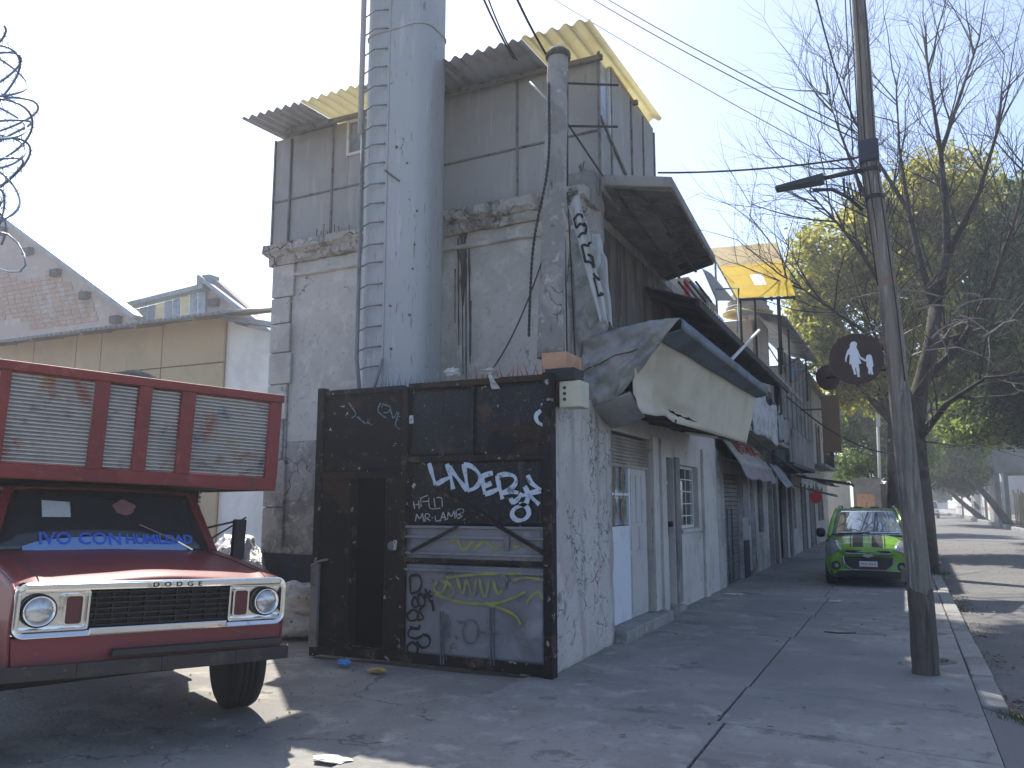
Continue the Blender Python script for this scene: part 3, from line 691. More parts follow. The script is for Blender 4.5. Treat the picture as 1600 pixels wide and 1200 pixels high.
# ------------------------------------------------------------------ torn banner on the corner
def banner(name, corners, nu, nv, amp, matn, label, cat='banner'):
    p00, p10, p11, p01 = [Vector(c) for c in corners]
    n = (p10-p00).cross(p01-p00).normalized()
    f = lambda u, v: p00.lerp(p10, u).lerp(p01.lerp(p11, u), v) + n*(amp*noise.noise(V(u*3.3+amp*7, v*4.5, 1.7)) + amp*.6*math.sin(u*9+v*4)) + V(0,0,-.05*math.sin(v*14)*(1 if u > .8 else 0))
    o = MB().grid(f, nu, nv).build(name, matn, smooth=True, solid=.003)
    return tag(o, label, cat), f
b1, f1 = banner('torn_banner', [AY(888,322,8.15), AY(905,300,8.2), AY(950,500,8.25), AY(938,505,8.15)], 8, 30, .04, 'cloth_white', 'torn white banner strip with black lettering hanging at the corner')
b2, f2 = banner('grimy_cloth', [AY(893,370,8.45), AY(940,395,8.5), AY(951,505,8.5), AY(902,540,8.3)], 12, 24, .05, 'cloth_grime', 'grimy greyish cloth hanging behind the lettered banner strip', 'cloth')
b3, f3 = banner('loose_sheet', [AY(925,362,8.5), AY(942,372,8.6), AY(957,505,8.6), AY(930,500,8.5)], 8, 24, .04, 'cloth_white', 'loose whitish plastic sheet against the sooty upper wall', 'sheet')
def banner_letter(strokes):
    m = MB()
    for (a, b) in strokes:
        n = 6; A = [f1(a[0] + (b[0]-a[0])*i/n, a[1] + (b[1]-a[1])*i/n) + V(.004,-.006,0) for i in range(n+1)]
        m.tube(A, .016, 5)
    m.build('lettering', 'print_black', b1)
def gl(x, y):  # pixel -> (u,v) on the strip, roughly
    v = (y - 312)/190.; xl = 888 + (938-888)*v; xr = 905 + (950-905)*v + 14*math.sin(min(1,max(0,v))*3.1)
    return (max(0.02, min(.98, (x - xl)/(xr - xl))), max(0,min(1,v)))
banner_letter([((.1,.12),(.9,.16)),((.1,.12),(.12,.2)),((.12,.2),(.85,.24)),((.85,.24),(.9,.31)),((.9,.31),(.1,.28))])
banner_letter([((.2,.37),(.95,.42)),((.2,.37),(.15,.5)),((.15,.5),(.85,.56)),((.85,.56),(.9,.49)),((.5,.47),(.9,.49))])
banner_letter([((.6,.62),(.95,.72)),((.5,.65),(.55,.78)),((.55,.78),(.95,.84))])
# ================================================================== sign box on the street wall
YN, YFR = 8.6, 13.8
sb = root('sign_box', (-2.6, 11, 2.6), 'bent old cream sign box with blue cap hanging over the white door', 'sign box')
n_ct, f_ct = AY(1066, 505, YN), AY(1200, 611, YFR)      # cap, outer top edge
n_pt, f_pt = AY(1022, 527, YN), AY(1181, 622, YFR)      # panel top
n_pb, f_pb = AY(1003, 645, YN+.15), AY(1166, 693, YFR)  # panel bottom
w_nt, w_nb = V(-3.18, YN-.05, 3.42), V(-3.18, YN+.1, 2.66)
w_ft, w_fb = V(-3.18, YFR, 3.62), V(-3.18, YFR, 2.75)
# cream face with a crushed near end
def face(u, v):
    t, b = n_pt.lerp(f_pt, u), n_pb.lerp(f_pb, u)
    p = t.lerp(b, v)
    crush = max(0, 1 - u/.2)
    p += V(-.16*crush*math.sin(v*math.pi)*(1+.6*noise.noise(V(u*20, v*5, 2))), .1*crush*noise.noise(V(v*6, u*9, 5)), .04*crush*noise.noise(V(v*9, u*9, 1)))
    p += V(.012*noise.noise(V(u*6, v*3, 9)) - .06*math.exp(-((u-.25)/.16)**2 - ((v-.86)/.1)**2), 0, .05*math.exp(-((u-.16)/.05)**2)*v)
    return p
fp = MB().grid(face, 60, 14).build('face_panel', 'sign_cream', sb, smooth=True, solid=.01)
def film(name, par, path, widths, matn, off=V(.009,0,0)):
    L_, R_ = [], []
    for (u, v), w in zip(path, widths):
        L_.append(face(u, v-w) + off); R_.append(face(u+w*.15, v+w) + off)
    n = len(L_); return MB().add(L_+R_, [(i,i+1,n+i+1,n+i) for i in range(n-1)]).build(name, matn, par, solid=.003)
film('tear', fp, [(.2+.02*i, .84+.008*math.sin(i*2.1)+.004*i) for i in range(12)], [.002,.01,.016,.009,.02,.013,.006,.016,.022,.012,.008,.002], 'black_void')
# blue cap: a drooping sheet folded over the outer edge
def cap(u, v):
    a = n_ct.lerp(f_ct, u)
    inner = n_pt.lerp(f_pt, u) + V(-.02, 0, .1)
    if v < .6: return inner.lerp(a + V(0,0,.07), v/.6) + V(0,0,.012*noise.noise(V(u*9,v*3,3)))
    return (a + V(0,0,.07)).lerp(a + V(-.01,0,-.075), (v-.6)/.4) + V(.01*noise.noise(V(u*14,v,7)), 0, 0)
MB().grid(cap, 40, 6).build('cap', 'sign_cap', sb, smooth=True, solid=.012)
MB().grid(lambda u, v: (n_ct.lerp(f_ct, u) + V(-.02,0,-.07)).lerp(n_pt.lerp(f_pt, u) + V(.015,0,0), v), 20, 2).build('cap_soffit', 'sign_cap', sb, solid=.006)
MB().grid(lambda u, v: (w_nt.lerp(w_ft, u)).lerp(n_pt.lerp(f_pt, u) + V(-.02,0,.1), v) + V(0,0,.03*noise.noise(V(u*5,v*3,4))), 20, 6).build('top_sheet', 'sign_sheet', sb, smooth=True, solid=.006)
# near end sheet, crumpled
c_out = n_ct + V(-.02, -.01, .06)
def end(u, v):
    t = w_nt.lerp(c_out, u) + V(0,0,.05*math.sin(u*math.pi))
    b = w_nb.lerp(n_pb + V(-.12,-.02,.22), u)
    p = t.lerp(b, v)
    p += V(0, -.07*math.sin(v*math.pi)*math.sin(u*math.pi) - .06*noise.noise(V(u*3, v*3.5, 6)) - .05*noise.noise(V(u*8, v*6, 2)) - .03*abs(noise.noise(V(u*16+v*9, v*11, 2))), .03*noise.noise(V(u*6,v*6,9))*(v if v<.98 else 0))
    if u > .6: p += V(-.10*(u-.6)/.4*v, 0, 0)
    return p
MB().grid(end, 44, 32).build('end_sheet', 'sign_sheet', sb, smooth=True, solid=.005)
tb('seam_wire', 'cable_black', sb, [end(u, .47 - .12*u) + V(0,-.014,0) for u in np.linspace(0,.75,9)], .006, 5)
# drooping flap under the end
fl = [w_nb + V(0,0,.02), n_pb + V(-.12,-.02,.24), n_pb + V(-.02,.2,-.02), V(-3.1, YN+.75, 2.5)]
MB().grid(lambda u, v: fl[0].lerp(fl[1], u).lerp(fl[3].lerp(fl[2], u), v) + V(0,0,-.03*math.sin(u*3.1)*v), 10, 10).build('flap', 'sign_sheet', sb, smooth=True, solid=.008)
bx_u = [V(-3.15, YN+.8, 2.72), n_pb + V(-.02,.25,.06), f_pb + V(-.02,-.02,.05), w_fb]
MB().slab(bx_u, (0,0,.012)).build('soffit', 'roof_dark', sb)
for k in (.25, .5, .75):
    MB().beam(w_nb.lerp(w_fb, k) + V(0,0,.02), n_pb.lerp(f_pb, k) + V(0,0,.02), .04, .04).build('bracket', 'dark_iron', sb)
MB().slab([w_ft, f_pt + V(-.02,0,.08), f_pb, w_fb], (0,.012,0)).build('end_sheet', 'sign_sheet', sb)
tb('strip_lamp', 'white_frame', None or sb, [V(-2.75, 11.6, 2.6), V(-2.45, 12.3, 2.58)], .02)

# ================================================================== yard gate
GY = 7.3
gt = root('yard_gate', (-4.4, GY, 0), 'tall black sheet steel yard gate covered in peeling paint and graffiti', 'gate')
def gp(x, y, off=0.0): return AY(x, y, GY - off)
def gbox(name, matn, x0, y0, x1, y1, t0, t1, parent=gt, bev=.005):
    a, b = gp((x0), (y0)), gp((x1), (y1))
    return MB().box(a.x, b.x, GY - t1, GY - t0, b.z, a.z).build(name, matn, parent, bev=bev)
def gquad(name, matn, pts, t0, t1, parent=gt, bev=.004):
    P = [gp(*q) for q in pts]
    P = [V(p.x, GY - t0, p.z) for p in P]
    return MB().slab(P, (0, -(t1 - t0), 0)).build(name, matn, parent, bev=bev)
gL, gM, gR = gp(498,800).x, gp(634,800).x, gp(860,800).x
gz = 2.84
# frame
MB().box(gL-.03, gL+.05, GY-.05, GY+.05, .0, gz+.03).build('post', 'gate_frame', gt, bev=.006)
MB().box(gM-.03, gM+.035, GY-.06, GY+.05, .05, gz-.02).build('post', 'gate_frame', gt, bev=.006)
MB().box(gR-.05, gR+.04, GY-.07, GY+.06, .0, gz+.02).build('post', 'gate_frame', gt, bev=.006)
MB().box(gL+.05, gR-.05, GY-.045, GY+.045, .02, .12).build('rail', 'gate_frame', gt, bev=.006)
MB().box(gL+.05, gM-.03, GY-.045, GY+.045, gz-.06, gz).build('rail', 'gate_frame', gt, bev=.006)
MB().box(gM+.035, gR-.05, GY-.045, GY+.045, gz-.05, gz+.01).build('rail', 'gate_rust', gt, bev=.006)
def bulge(x0, x1, z0, z1, amp, seed, nu=16, nv=16, y=GY):
    return MB().grid(lambda u, v: V(x0+(x1-x0)*u, y - amp*noise.noise(V(u*2.4+seed, v*2.4, seed)) - amp*.4*noise.noise(V(u*7, v*7, seed)), z0+(z1-z0)*v), nu, nv)
zr = gp(600, 742).z
bulge(gL+.04, gM-.02, zr+.03, gz-.05, .018, 2).build('upper_sheet', 'gate_rust', gt, smooth=True, solid=.006)
MB().box(gL+.05, gM-.03, GY-.05, GY+.04, zr-.035, zr+.035).build('rail', 'gate_rust', gt, bev=.006)
wx0, wx1 = gp(545, 900).x, gp(607, 900).x
MB().box(gL+.05, wx0, GY-.02, GY+.01, .12, zr-.035).build('side_strip', 'gate_rust', gt, bev=.004)
MB().box(wx1, gM-.03, GY-.03, GY+.01, .12, zr-.035).build('side_strip', 'gate_frame', gt, bev=.004)
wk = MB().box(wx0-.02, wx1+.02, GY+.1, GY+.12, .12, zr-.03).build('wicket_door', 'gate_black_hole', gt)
MB().box(wx0, wx0+.03, GY-.04, GY+.1, .12, zr-.035).build('jamb', 'gate_frame', wk, bev=.004)
MB().box(wx1-.03, wx1, GY-.04, GY+.1, .12, zr-.035).build('jamb', 'gate_frame', wk, bev=.004)
MB().lathe([(.001,0),(.05,0),(.05,.03),(.03,.05),(.001,.05)], Matrix.Translation(gp(614,853,.03)) @ Matrix.Rotation(R(90),4,'X'), 14).build('lock_plate', 'grey_iron', wk)
MB().box(gL-.01, gL+.09, GY-.09, GY-.05, .1, gp(500,880).z).build('grey_plate', 'grey_iron', gt, bev=.004)
tb('latch_rope', 'dead_vine', gt, [gp(486,884,.1), gp(497,877,.09), gp(512,874,.08)], .012)
# right leaf
z1 = gp(740, 716).z; z2 = gp(740, 822).z; z3 = gp(740, 876).z
xs = gp(740, 650).x
bulge(gM+.03, xs-.005, z1+.03, gz-.05, .015, 4).build('upper_sheet', 'gate_black', gt, smooth=True, solid=.006)
bulge(xs+.005, gR-.04, z1+.03, gz-.05, .015, 9).build('upper_sheet', 'gate_black', gt, smooth=True, solid=.006)
MB().box(xs-.015, xs+.012, GY-.03, GY-.008, z1+.03, gz-.06).build('seam', 'gate_black', gt)
gquad('patch_plate', 'gate_rust', ((765,668),(850,664),(852,708),(765,712)), .012, .03)
MB().box(gM+.035, gR-.05, GY-.04, GY+.03, z1-.03, z1+.03).build('rail', 'gate_frame', gt, bev=.006)
bulge(gM+.03, gR-.04, z2, z1-.02, .012, 14).build('middle_sheet', 'gate_black', gt, smooth=True, solid=.006)
hp = bulge(gM+.03, gR-.05, z3, z2, .006, 17, y=GY-.02).build('ribbed_sheet', 'gate_grey', gt, smooth=True, solid=.01)
for py in (824, 840, 866):
    z = gp(740, py).z; MB().box(gM+.03, gR-.05, GY-.055, GY-.02, z-.012, z+.012).build('rib', 'gate_grey', gt, bev=.004)
MB().box(gM+.035, gR-.05, GY-.05, GY+.02, z3-.035, z3+.012).build('rail', 'gate_frame', gt, bev=.005)
def lowsheet(u, v):
    x = gM+.03 + (gR-.05-gM-.03)*u; z = .12 + (z3-.05-.12)*v
    d = .012*noise.noise(V(u*3, v*3, 21)) + .05*math.exp(-((u-.93)/.1)**2 - ((v-.42)/.28)**2) - .03*math.exp(-((u-.8)/.08)**2 - ((v-.3)/.3)**2) + .03*math.exp(-((u-1)/.12)**2-((v-.75)/.1)**2)
    return V(x, GY - .02 - d, z)
ls = MB().grid(lowsheet, 40, 30).build('lower_sheet', 'gate_grey', gt, smooth=True, solid=.006)
z = gp(740, 893).z; MB().box(gM+.03, gR-.05, GY-.06, GY-.025, z-.01, z+.014).build('rib', 'gate_grey', gt, bev=.004)
for (x, y0, y1) in ((688,955,1038),(692,955,1038),(766,950,1040),(771,950,1040)):
    a, b = gp(x, y0, .05), gp(x+1, y1, .05); MB().beam(a, b, .012, .012).build('crease', 'spray_dim', ls)
for (a, b, w) in (((682,764),(856,868),.035),((642,862),(716,822),.03)):
    MB().beam(gp(*a,.075), gp(*b,.075), w, .03, (0,1,0)).build('diagonal_brace', 'gate_frame', gt, bev=.004)
for (x, y) in ((796,850),(791,908)): gbox('hinge_plate', 'grey_iron', x-4, y-12, x+4, y+10, .05, .075)
# hinges
for y in (640, 760, 900, 1010): tb('hinge', 'gate_frame', gt, [gp(858,y-10,.08), gp(858,y+10,.08)], .025, 8)
# graffiti strokes, thin paint films on the sheets
def stroke(m, pts, w, off):
    P = [gp(*q, off) for q in pts]
    # smooth the polyline
    Q = []
    for i in range(len(P)-1):
        p0, p1, p2, p3 = P[max(i-1,0)], P[i], P[i+1], P[min(i+2, len(P)-1)]
        n = max(2, int((p2-p1).length/.02))
        for k in range(n):
            t = k/n
            Q.append(.5*((2*p1) + (p2-p0)*t + (2*p0-5*p1+4*p2-p3)*t*t + (3*p1-p0-3*p2+p3)*t**3))
    Q.append(P[-1])
    L_, R_ = [], []
    for i, p in enumerate(Q):
        d = Q[min(i+1,len(Q)-1)] - Q[max(i-1,0)]; d = V(d.x, 0, d.z)
        if d.length < 1e-6: d = V(1,0,0)
        d.normalize(); nn = V(-d.z, 0, d.x)*(w/2*(.85+.2*math.sin(i*.6)))
        L_.append(V(p.x, GY-off, p.z)+nn); R_.append(V(p.x, GY-off, p.z)-nn)
    n = len(Q); m.add(L_+R_, [(i, i+1, n+i+1, n+i) for i in range(n-1)])
def graffiti(name, matn, strokes, w, off, T, label=None):
    for s in strokes:
        m = MB(); stroke(m, [T(*q) for q in s], w, off)
        off += .0005
        o = m.build(name, matn, gt, solid=.001)
    return o
Z8 = lambda x, y: (560 + x/5, 640 + y/5)
Z3 = lambda x, y: (480 + x/2.307, 560 + y/2.307)
graffiti('graffiti_stroke', 'spray_white', [
    [(552,418),(575,500),(602,588)], [(602,588),(650,560),(700,535),(728,520)],
    [(690,425),(715,500),(740,622)], [(700,440),(770,530),(850,632)], [(822,425),(838,520),(852,632)],
    [(822,428),(885,445),(940,500),(950,560),(910,612),(852,634)], [(962,505),(975,590),(988,662)], [(988,662),(1050,640),(1095,618)], [(980,600),(1040,575)], [(965,520),(1010,505),(1050,495)],
    [(1085,515),(1100,600),(1125,700)], [(1085,520),(1150,505),(1215,520),(1232,560),(1200,610),(1110,655)], [(1110,655),(1180,640),(1250,650)],
    [(1188,690),(1205,722),(1245,700),(1275,650)], [(1320,670),(1310,730),(1225,770),(1200,820),(1235,862),(1295,858),(1332,812),(1310,755),(1255,735)],
    [(1298,598),(1340,670),(1412,742)], [(1322,512),(1350,570),(1425,630)], [(1425,635),(1350,650),(1275,672)]], .05, .032, Z8)
graffiti('graffiti_stroke', 'spray_thin', [
    [(445,872),(455,815)], [(455,815),(480,852),(500,808)], [(500,808),(512,876)], [(522,876),(524,815),(556,822),(550,842),(526,850)], [(532,850),(562,868)], [(575,843),(580,848)],
    [(600,830),(606,872),(642,862)], [(640,872),(662,800)], [(662,800),(686,866)], [(648,845),(680,838)], [(695,860),(702,800)], [(702,800),(726,836),(746,790)], [(746,790),(757,852)],
    [(772,850),(764,790),(812,775),(822,800),(776,820)], [(776,820),(812,830),(775,852)],
    [(430,715),(440,775)], [(425,745),(470,740)], [(470,710),(475,775)], [(485,690),(490,760)], [(490,690),(540,670)], [(500,720),(545,715)], [(550,690),(560,770),(640,770)], [(590,690),(600,765)], [(610,690),(650,690),(655,760)]], .011, .03, Z8)
graffiti('graffiti_stroke', 'spray_black', [
    [(370,785),(372,845)], [(370,785),(402,782),(412,812),(400,840),(372,848)], [(402,850),(398,880),(412,895),(425,878),(415,852),(402,850)], [(385,858),(378,885),(392,898),(402,880),(385,858)],
    [(380,905),(360,925),(370,945),(395,940),(398,915),(380,905)], [(425,885),(405,910),(420,935),(398,945)], [(370,968),(400,975),(405,960)], [(405,975),(372,975),(365,1000),(390,1010),(415,1000)],
    [(415,995),(440,1005),(438,1035),(412,1042),(395,1020)], [(380,1022),(360,1040),(368,1065),(392,1066),(398,1040),(380,1022)], [(425,830),(445,880)], [(445,838),(420,870)], [(418,852),(452,858)], [(450,870),(455,912)]], .028, .06, Z3)
graffiti('graffiti_stroke', 'spray_yellow', [
    [(470,800),(455,830),(480,845),(500,815),(480,800)], [(500,800),(530,840),(510,860)], [(540,790),(560,850),(575,800),(595,855),(610,800)], [(620,795),(640,860),(655,800)], [(670,800),(690,850),(720,790)], [(460,850),(560,880),(690,880),(790,840)],
    [(740,800),(790,790),(850,800)], [(790,880),(830,840),(850,870)], [(500,790),(620,778),(770,775)], [(640,880),(740,920),(770,960)]], .03, .058, Z3)
graffiti('graffiti_stroke', 'spray_yellow', [[(510,665),(540,650),(560,690),(600,660)], [(600,690),(640,660),(680,690),(720,660)], [(740,680),(770,670)]], .035, .034, Z3)
graffiti('graffiti_stroke', 'spray_dim', [[(505,925),(512,1010)], [(495,945),(500,1015)], [(560,985),(575,945),(605,950),(615,990),(600,1025),(570,1020),(560,985)], [(625,988),(692,990)], [(535,1000),(540,1012)]], .022, .058, Z3)
graffiti('graffiti_stroke', 'spray_blue', [[(265,160),(255,190),(285,215)], [(270,165),(300,175),(290,195),(275,195)], [(300,180),(310,215),(325,190)], [(330,195),(318,240),(335,255)], [(150,160),(175,200),(160,215)], [(180,210),(210,235)], [(215,230),(235,240)]], .016, .03, Z3)
graffiti('paint_flake', 'spray_white', [[(842,188),(825,205),(830,228),(850,240)], [(848,160),(850,168)]], .045, .04, Z3)
graffiti('paint_flake', 'spray_thin', [[(375,205),(376,235)], [(380,455),(388,462)], [(318,655),(312,690)]], .05, .07, Z3)
# spikes and scraps on top of the gate
for i in range(30):
    x = 596 + i*6.2 if i < 16 else 745 + (i-16)*8
    if x > 855: continue
    b = gp(x, 600 - (x-596)*.062); b = V(b.x, GY, gz+.005)
    matn = 'spike_blue' if x < 722 else 'spike_red'
    tb('spike', matn, gt, [b, b + V(rng.uniform(-.05,.05), rng.uniform(-.03,.03), rng.uniform(.09,.17))], [.008,.002], 5)
def scrap(name, c, s, matn, label, cat, seed, flat=.5):
    o = MB().lathe([(.001,-1)] + [(math.cos(t), math.sin(t)) for t in np.linspace(-1.3,1.3,7)] + [(.001,1)], None, 12)
    o.v = [tuple(Vector(c) + Vector((p[0]*s[0], p[1]*s[1], (p[2]+1)*s[2]*.5)) + Vector((s[0]*.7*noise.noise(Vector(p)*1.7+V(seed,0,0)), s[1]*.7*noise.noise(Vector(p)*1.7+V(0,seed,3)), s[2]*.4*noise.noise(Vector(p)*2.1+V(5,0,seed))*(1 if p[2] > -.9 else 0)))) for p in o.v]
    return tag(o.build(name, matn, smooth=False), label, cat)
scrap('plastic_scrap', gp(707,588,-.03) , (.09,.05,.08), 'cloth_white', 'crumpled white plastic caught on the spikes left of the flue edge', 'plastic scrap', 3)
rb = root('plastic_knot', gp(766, 575, .05), 'knotted white plastic bag tied to the top of the gate', 'plastic bag')
for i in range(7):
    c = gp(766 + rng.uniform(-3,3), 582, .06); e = gp(766 + rng.uniform(-14,14), 582 + rng.uniform(-12,26), .08)
    MB().grid(lambda u, v: c.lerp(e, v) + V((u-.5)*.07*(.3+v), -.03*math.sin(v*3+i) - .02*noise.noise(V(u*3,v*3,i)), 0), 3, 5).build('scrap', 'cloth_white', rb, solid=.003)
# meter box beside the gate
mb_ = root('meter_box', (-2.95, 7.5, 2.4), 'cream electric meter box on the wall corner beside the gate', 'meter box')
a, b = AY(877, 597, 7.42), AY(911, 636, 7.42)
bxm = MB().box(a.x, b.x, 7.36, 7.6, b.z, a.z).build('case', 'meter_cream', mb_, bev=.01)
for k in range(3):
    q = AY(880 + 0*k, 606 + 9*k, 7.36); MB().cyl(V(q.x+.015, 7.352, q.z), V(q.x+.015, 7.365, q.z), .016, 10).build('knob', 'dark_iron', bxm)
sf = root('wiring_cabinet', (-3.05, 7.4, 2.4), 'rusty orange brown wiring panel under the brick post base', 'electrical panel')
a, b = AY(861, 594, 7.4), AY(877, 634, 7.4); MB().box(a.x, b.x-.005, 7.37, 7.5, b.z, a.z).build('panel', 'gate_rust', sf, bev=.004)
a, b = AY(855, 578, 7.4), AY(900, 594, 7.4); MB().box(a.x, b.x, 7.34, 7.62, b.z, a.z).build('hood', 'dark_iron', sf, bev=.004)

# ================================================================== metal flue with ladder
FY = 8.02
fx0, fx1 = AY(580, 420, FY).x, AY(689, 420, FY+.12).x
fl_ = root('metal_flue', ((fx0+fx1)/2, FY, 0), 'tall blue grey sheet metal flue rising beside the building', 'chimney flue')
cxm = (fx0+fx1)/2; hw = (fx1-fx0)/2
prof = []
for (cx, cy, r, a0) in ((-hw+.18, -.3+.18, .18, 180), (hw-.18, -.3+.18, .18, 270), (hw-.2, .3-.2, .2, 0), (-hw+.2, .3-.2, .2, 90)):
    for k in range(7): t = R(a0 + 15*k); prof.append((cx + r*math.cos(t), cy + r*math.sin(t)))
lv = [0, .8, 1.6, 2.4, 3.2, 4.0, 4.8, 5.6, 6.4, 7.2, 8.0, 8.8, 10, 12]
m = MB(); n = len(prof)
vv = []; ff = []
for i, z in enumerate(np.linspace(0, 12, 41)):
    for (x, y) in prof:
        w = 1 + .006*noise.noise(V(x*3, y*3, z*1.4)); vv.append((cxm + x*w, FY + y*w, z))
for i in range(40):
    for k in range(n): ff.append((i*n+k, i*n+(k+1) % n, (i+1)*n+(k+1) % n, (i+1)*n+k))
ff += [tuple(range(n))[::-1], tuple(range(40*n, 41*n))]
m.add(vv, ff).build('duct', 'flue', fl_, smooth=True)
sx = AY(601, 420, FY-.3).x
MB().beam((sx, FY-.305, 0), (sx, FY-.305, 12), .02, .008, (0,1,0)).build('seam', 'flue', fl_)
for z in (2.9, 7.3, 9.8):
    m = MB(); m.tube([V(cxm + x*1.012, FY + y*1.012, z) for (x, y) in prof + prof[:1]], .012, 5, cap=False); m.build('joint_band', 'flue', fl_, smooth=True)
for (x, y) in ((620,230),(648,382),(610,478),(640,492),(611,545),(652,330),(645,420),(636,255)):
    p = AY(x, y, FY-.305); MB().cyl(p, p + V(0,-.012,0), rng.uniform(.01,.024), 7).build('rust_spot', 'rust_iron', fl_)
MB().beam(AY(601,266,FY-.31), AY(624,283,FY-.31), .02, .012, (0,1,0)).build('scar', 'rust_iron', fl_)
ld = root('ladder', (fx0-.1, FY-.35, 2.6), 'thin grey steel ladder fixed to the left of the flue', 'ladder')
LY = FY - .36
rx = AY(561, 420, LY).x
tb('rail', 'grey_iron', ld, [(rx+.14, LY-.1, 2.78), (rx, LY, 3.25), (rx, LY, 6.3)], .024, 8)
tb('rail', 'flue', ld, [(rx-.015, LY-.03, 6.0), (rx-.015, LY-.03, 12)], .034, 8)
tb('rail', 'grey_iron', ld, [(AY(598,560,LY).x, LY, AY(598,560,LY).z), (AY(583,600,LY).x, LY-.02, 2.8)], .018, 8)
z = 3.1; i = 0
while z < 10.5:
    zj = z + rng.uniform(-.015,.015)
    tb('rung', 'grey_iron', ld, [(rx, LY, zj), ((rx+sx)/2, LY-.03, zj+.03), (sx-.02, FY-.31, zj+.05)], .0095, 6); z += .245
# wires on the wall
def wire(a, b, s, r=.008, label='', matn='cable_black', n=16, grp=None):
    return tag(MB().tube(sag(a, b, s, n), r, 5, cap=False).build('cable', matn, smooth=True), label, 'cable', grp)
wire(AY(852,392,7.6), gp(770,576,.05), .12, .008, 'black wire sagging from the concrete post to the gate knot')
for i in range(4):
    wire(AY(872+5*i, 300, 8.4), AY(880+4*i+rng.uniform(-4,8), 575, 7.9+.1*i), -.02, .009, 'dark wire running down the plaster corner, %s from the post' % ('first','second','third','fourth')[i])
# ================================================================== red truck (local frame: x forward, y its own left, z up)
TD = V(.915, -.402, 0).normalized(); TL = V(-TD.y, TD.x, 0)
TO = V(-4.20, 4.73, 0) - TL*.76
tk = root('flatbed_truck', None, 'old dark red truck with chrome grille and slatted cargo bed parked facing the street', 'truck', local=True)
ROLL = Matrix.Translation((0,0,.0)) @ Matrix.Rotation(R(-2.0), 4, 'X')
def TT(m):                                   # the body leans slightly on its springs
    m.v = [tuple(ROLL @ Vector(p)) for p in m.v]; return m
def tpart(name, m, matn, parent=tk, **k): return TT(m).build(name, matn, parent, **k)
def loc(px, py, s):                          # sight line -> (y, z) on a cross plane of the truck
    P0 = TO + TD*s; d = ray(px, py); P = _C + d*((P0 - _C).dot(TD)/d.dot(TD))
    q = ROLL.inverted() @ V(s, (P - TO).dot(TL), P.z); return q.y, q.z
def rrect(hw, hh, r, n=5, cy=0, cz=0):
    o = []
    for (sy, sz, a0) in ((1,1,0),(-1,1,90),(-1,-1,180),(1,-1,270)):
        for k in range(n+1):
            t = R(a0 + 90*k/n); o.append((cy + sy*(hw-r) + r*math.cos(t), cz + sz*(hh-r) + r*math.sin(t)))
    return o
def ring(m, out, inn, x0, x1, xi=None):
    n = len(out); vs_ = [(x1, y, z) for y, z in out] + [((xi if xi is not None else x1), y, z) for y, z in inn] + [(x0, y, z) for y, z in out] + [(x0, y, z) for y, z in inn]
    fs = []
    for i in range(n):
        j = (i+1) % n
        fs += [(i, j, n+j, n+i), (2*n+i, 2*n+j, j, i), (n+i, n+j, 3*n+j, 3*n+i), (3*n+i, 3*n+j, 2*n+j, 2*n+i)]
    return m.add(vs_, fs)
ZL = .93
# front: chrome surround, grille, bezels
sur = tpart('grille_surround', ring(MB(), rrect(.865,.165,.07,6,0,ZL+.005), rrect(.83,.125,.04,6,0,ZL), -.08, .03, .015), 'chrome', smooth=False, bev=.006)
tpart('grille_bar', MB().box(-.02,.035,-.44,.44,ZL-.158,ZL-.112), 'chrome', sur, bev=.008)
tpart('grille_bar', MB().box(-.02,.04,-.82,.82,ZL+.118,ZL+.162), 'chrome', sur, bev=.012)
grl = tpart('grille', MB().box(-.12,-.06,-.46,.46,ZL-.125,ZL+.12), 'black_plastic')
for k in range(7): tpart('slat', MB().box(-.06,-.005,-.45,.45,ZL-.108+.034*k,ZL-.098+.034*k), 'black_plastic', grl)
for k in range(9): tpart('slat', MB().box(-.06,-.015,-.4+.1*k-.004,-.4+.1*k+.004,ZL-.12,ZL+.115), 'black_plastic', grl)
for s in (-1, 1):
    bz = tpart('bezel', ring(MB(), rrect(.2,.122,.02,3,s*.645,ZL), rrect(.185,.107,.018,3,s*.645,ZL), -.1, .028, .028), 'chrome', bev=.004)
    tpart('backing', MB().box(-.06,-.045,s*.645-.185,s*.645+.185,ZL-.107,ZL+.107), 'chrome', bz)
    M_ = Matrix.Translation((-.04, s*.725, ZL)) @ Matrix.Rotation(R(90), 4, 'Y')
    hl = tpart('headlight', MB().lathe([(.1,0),(.1,.05),(.092,.062),(.082,.058),(.082,.03)], M_, 28), 'black_plastic', smooth=True)
    tpart('lens', MB().lathe([(.083,.03),(.083,.05),(.07,.062),(.045,.07),(.018,.073),(.001,.074)], M_, 28), 'lens', hl, smooth=True)
    tpart('trim_ring', MB().lathe([(.085,.05),(.092,.066),(.084,.07),(.08,.058)], M_, 28), 'chrome', hl, smooth=True)
    mk = tpart('marker_lamp', ring(MB(), rrect(.058,.095,.02,4,s*.535,ZL), rrect(.046,.083,.016,4,s*.535,ZL), -.05, .02, .02), 'chrome')
    tpart('lens', MB().slab([(-.01, y, z) for y, z in rrect(.047,.084,.016,4,s*.535,ZL)], (.02,0,0)), 'marker_red', mk)
Mt = lambda o: ROLL @ frame_mat(o, (0,1,0), (0,0,1))
lettering('lettering', 'DODGE', .045, 'black_plastic', sur, Mt(V(.042, .08, ZL+.14)), spacing=2.1, sx=1.25)
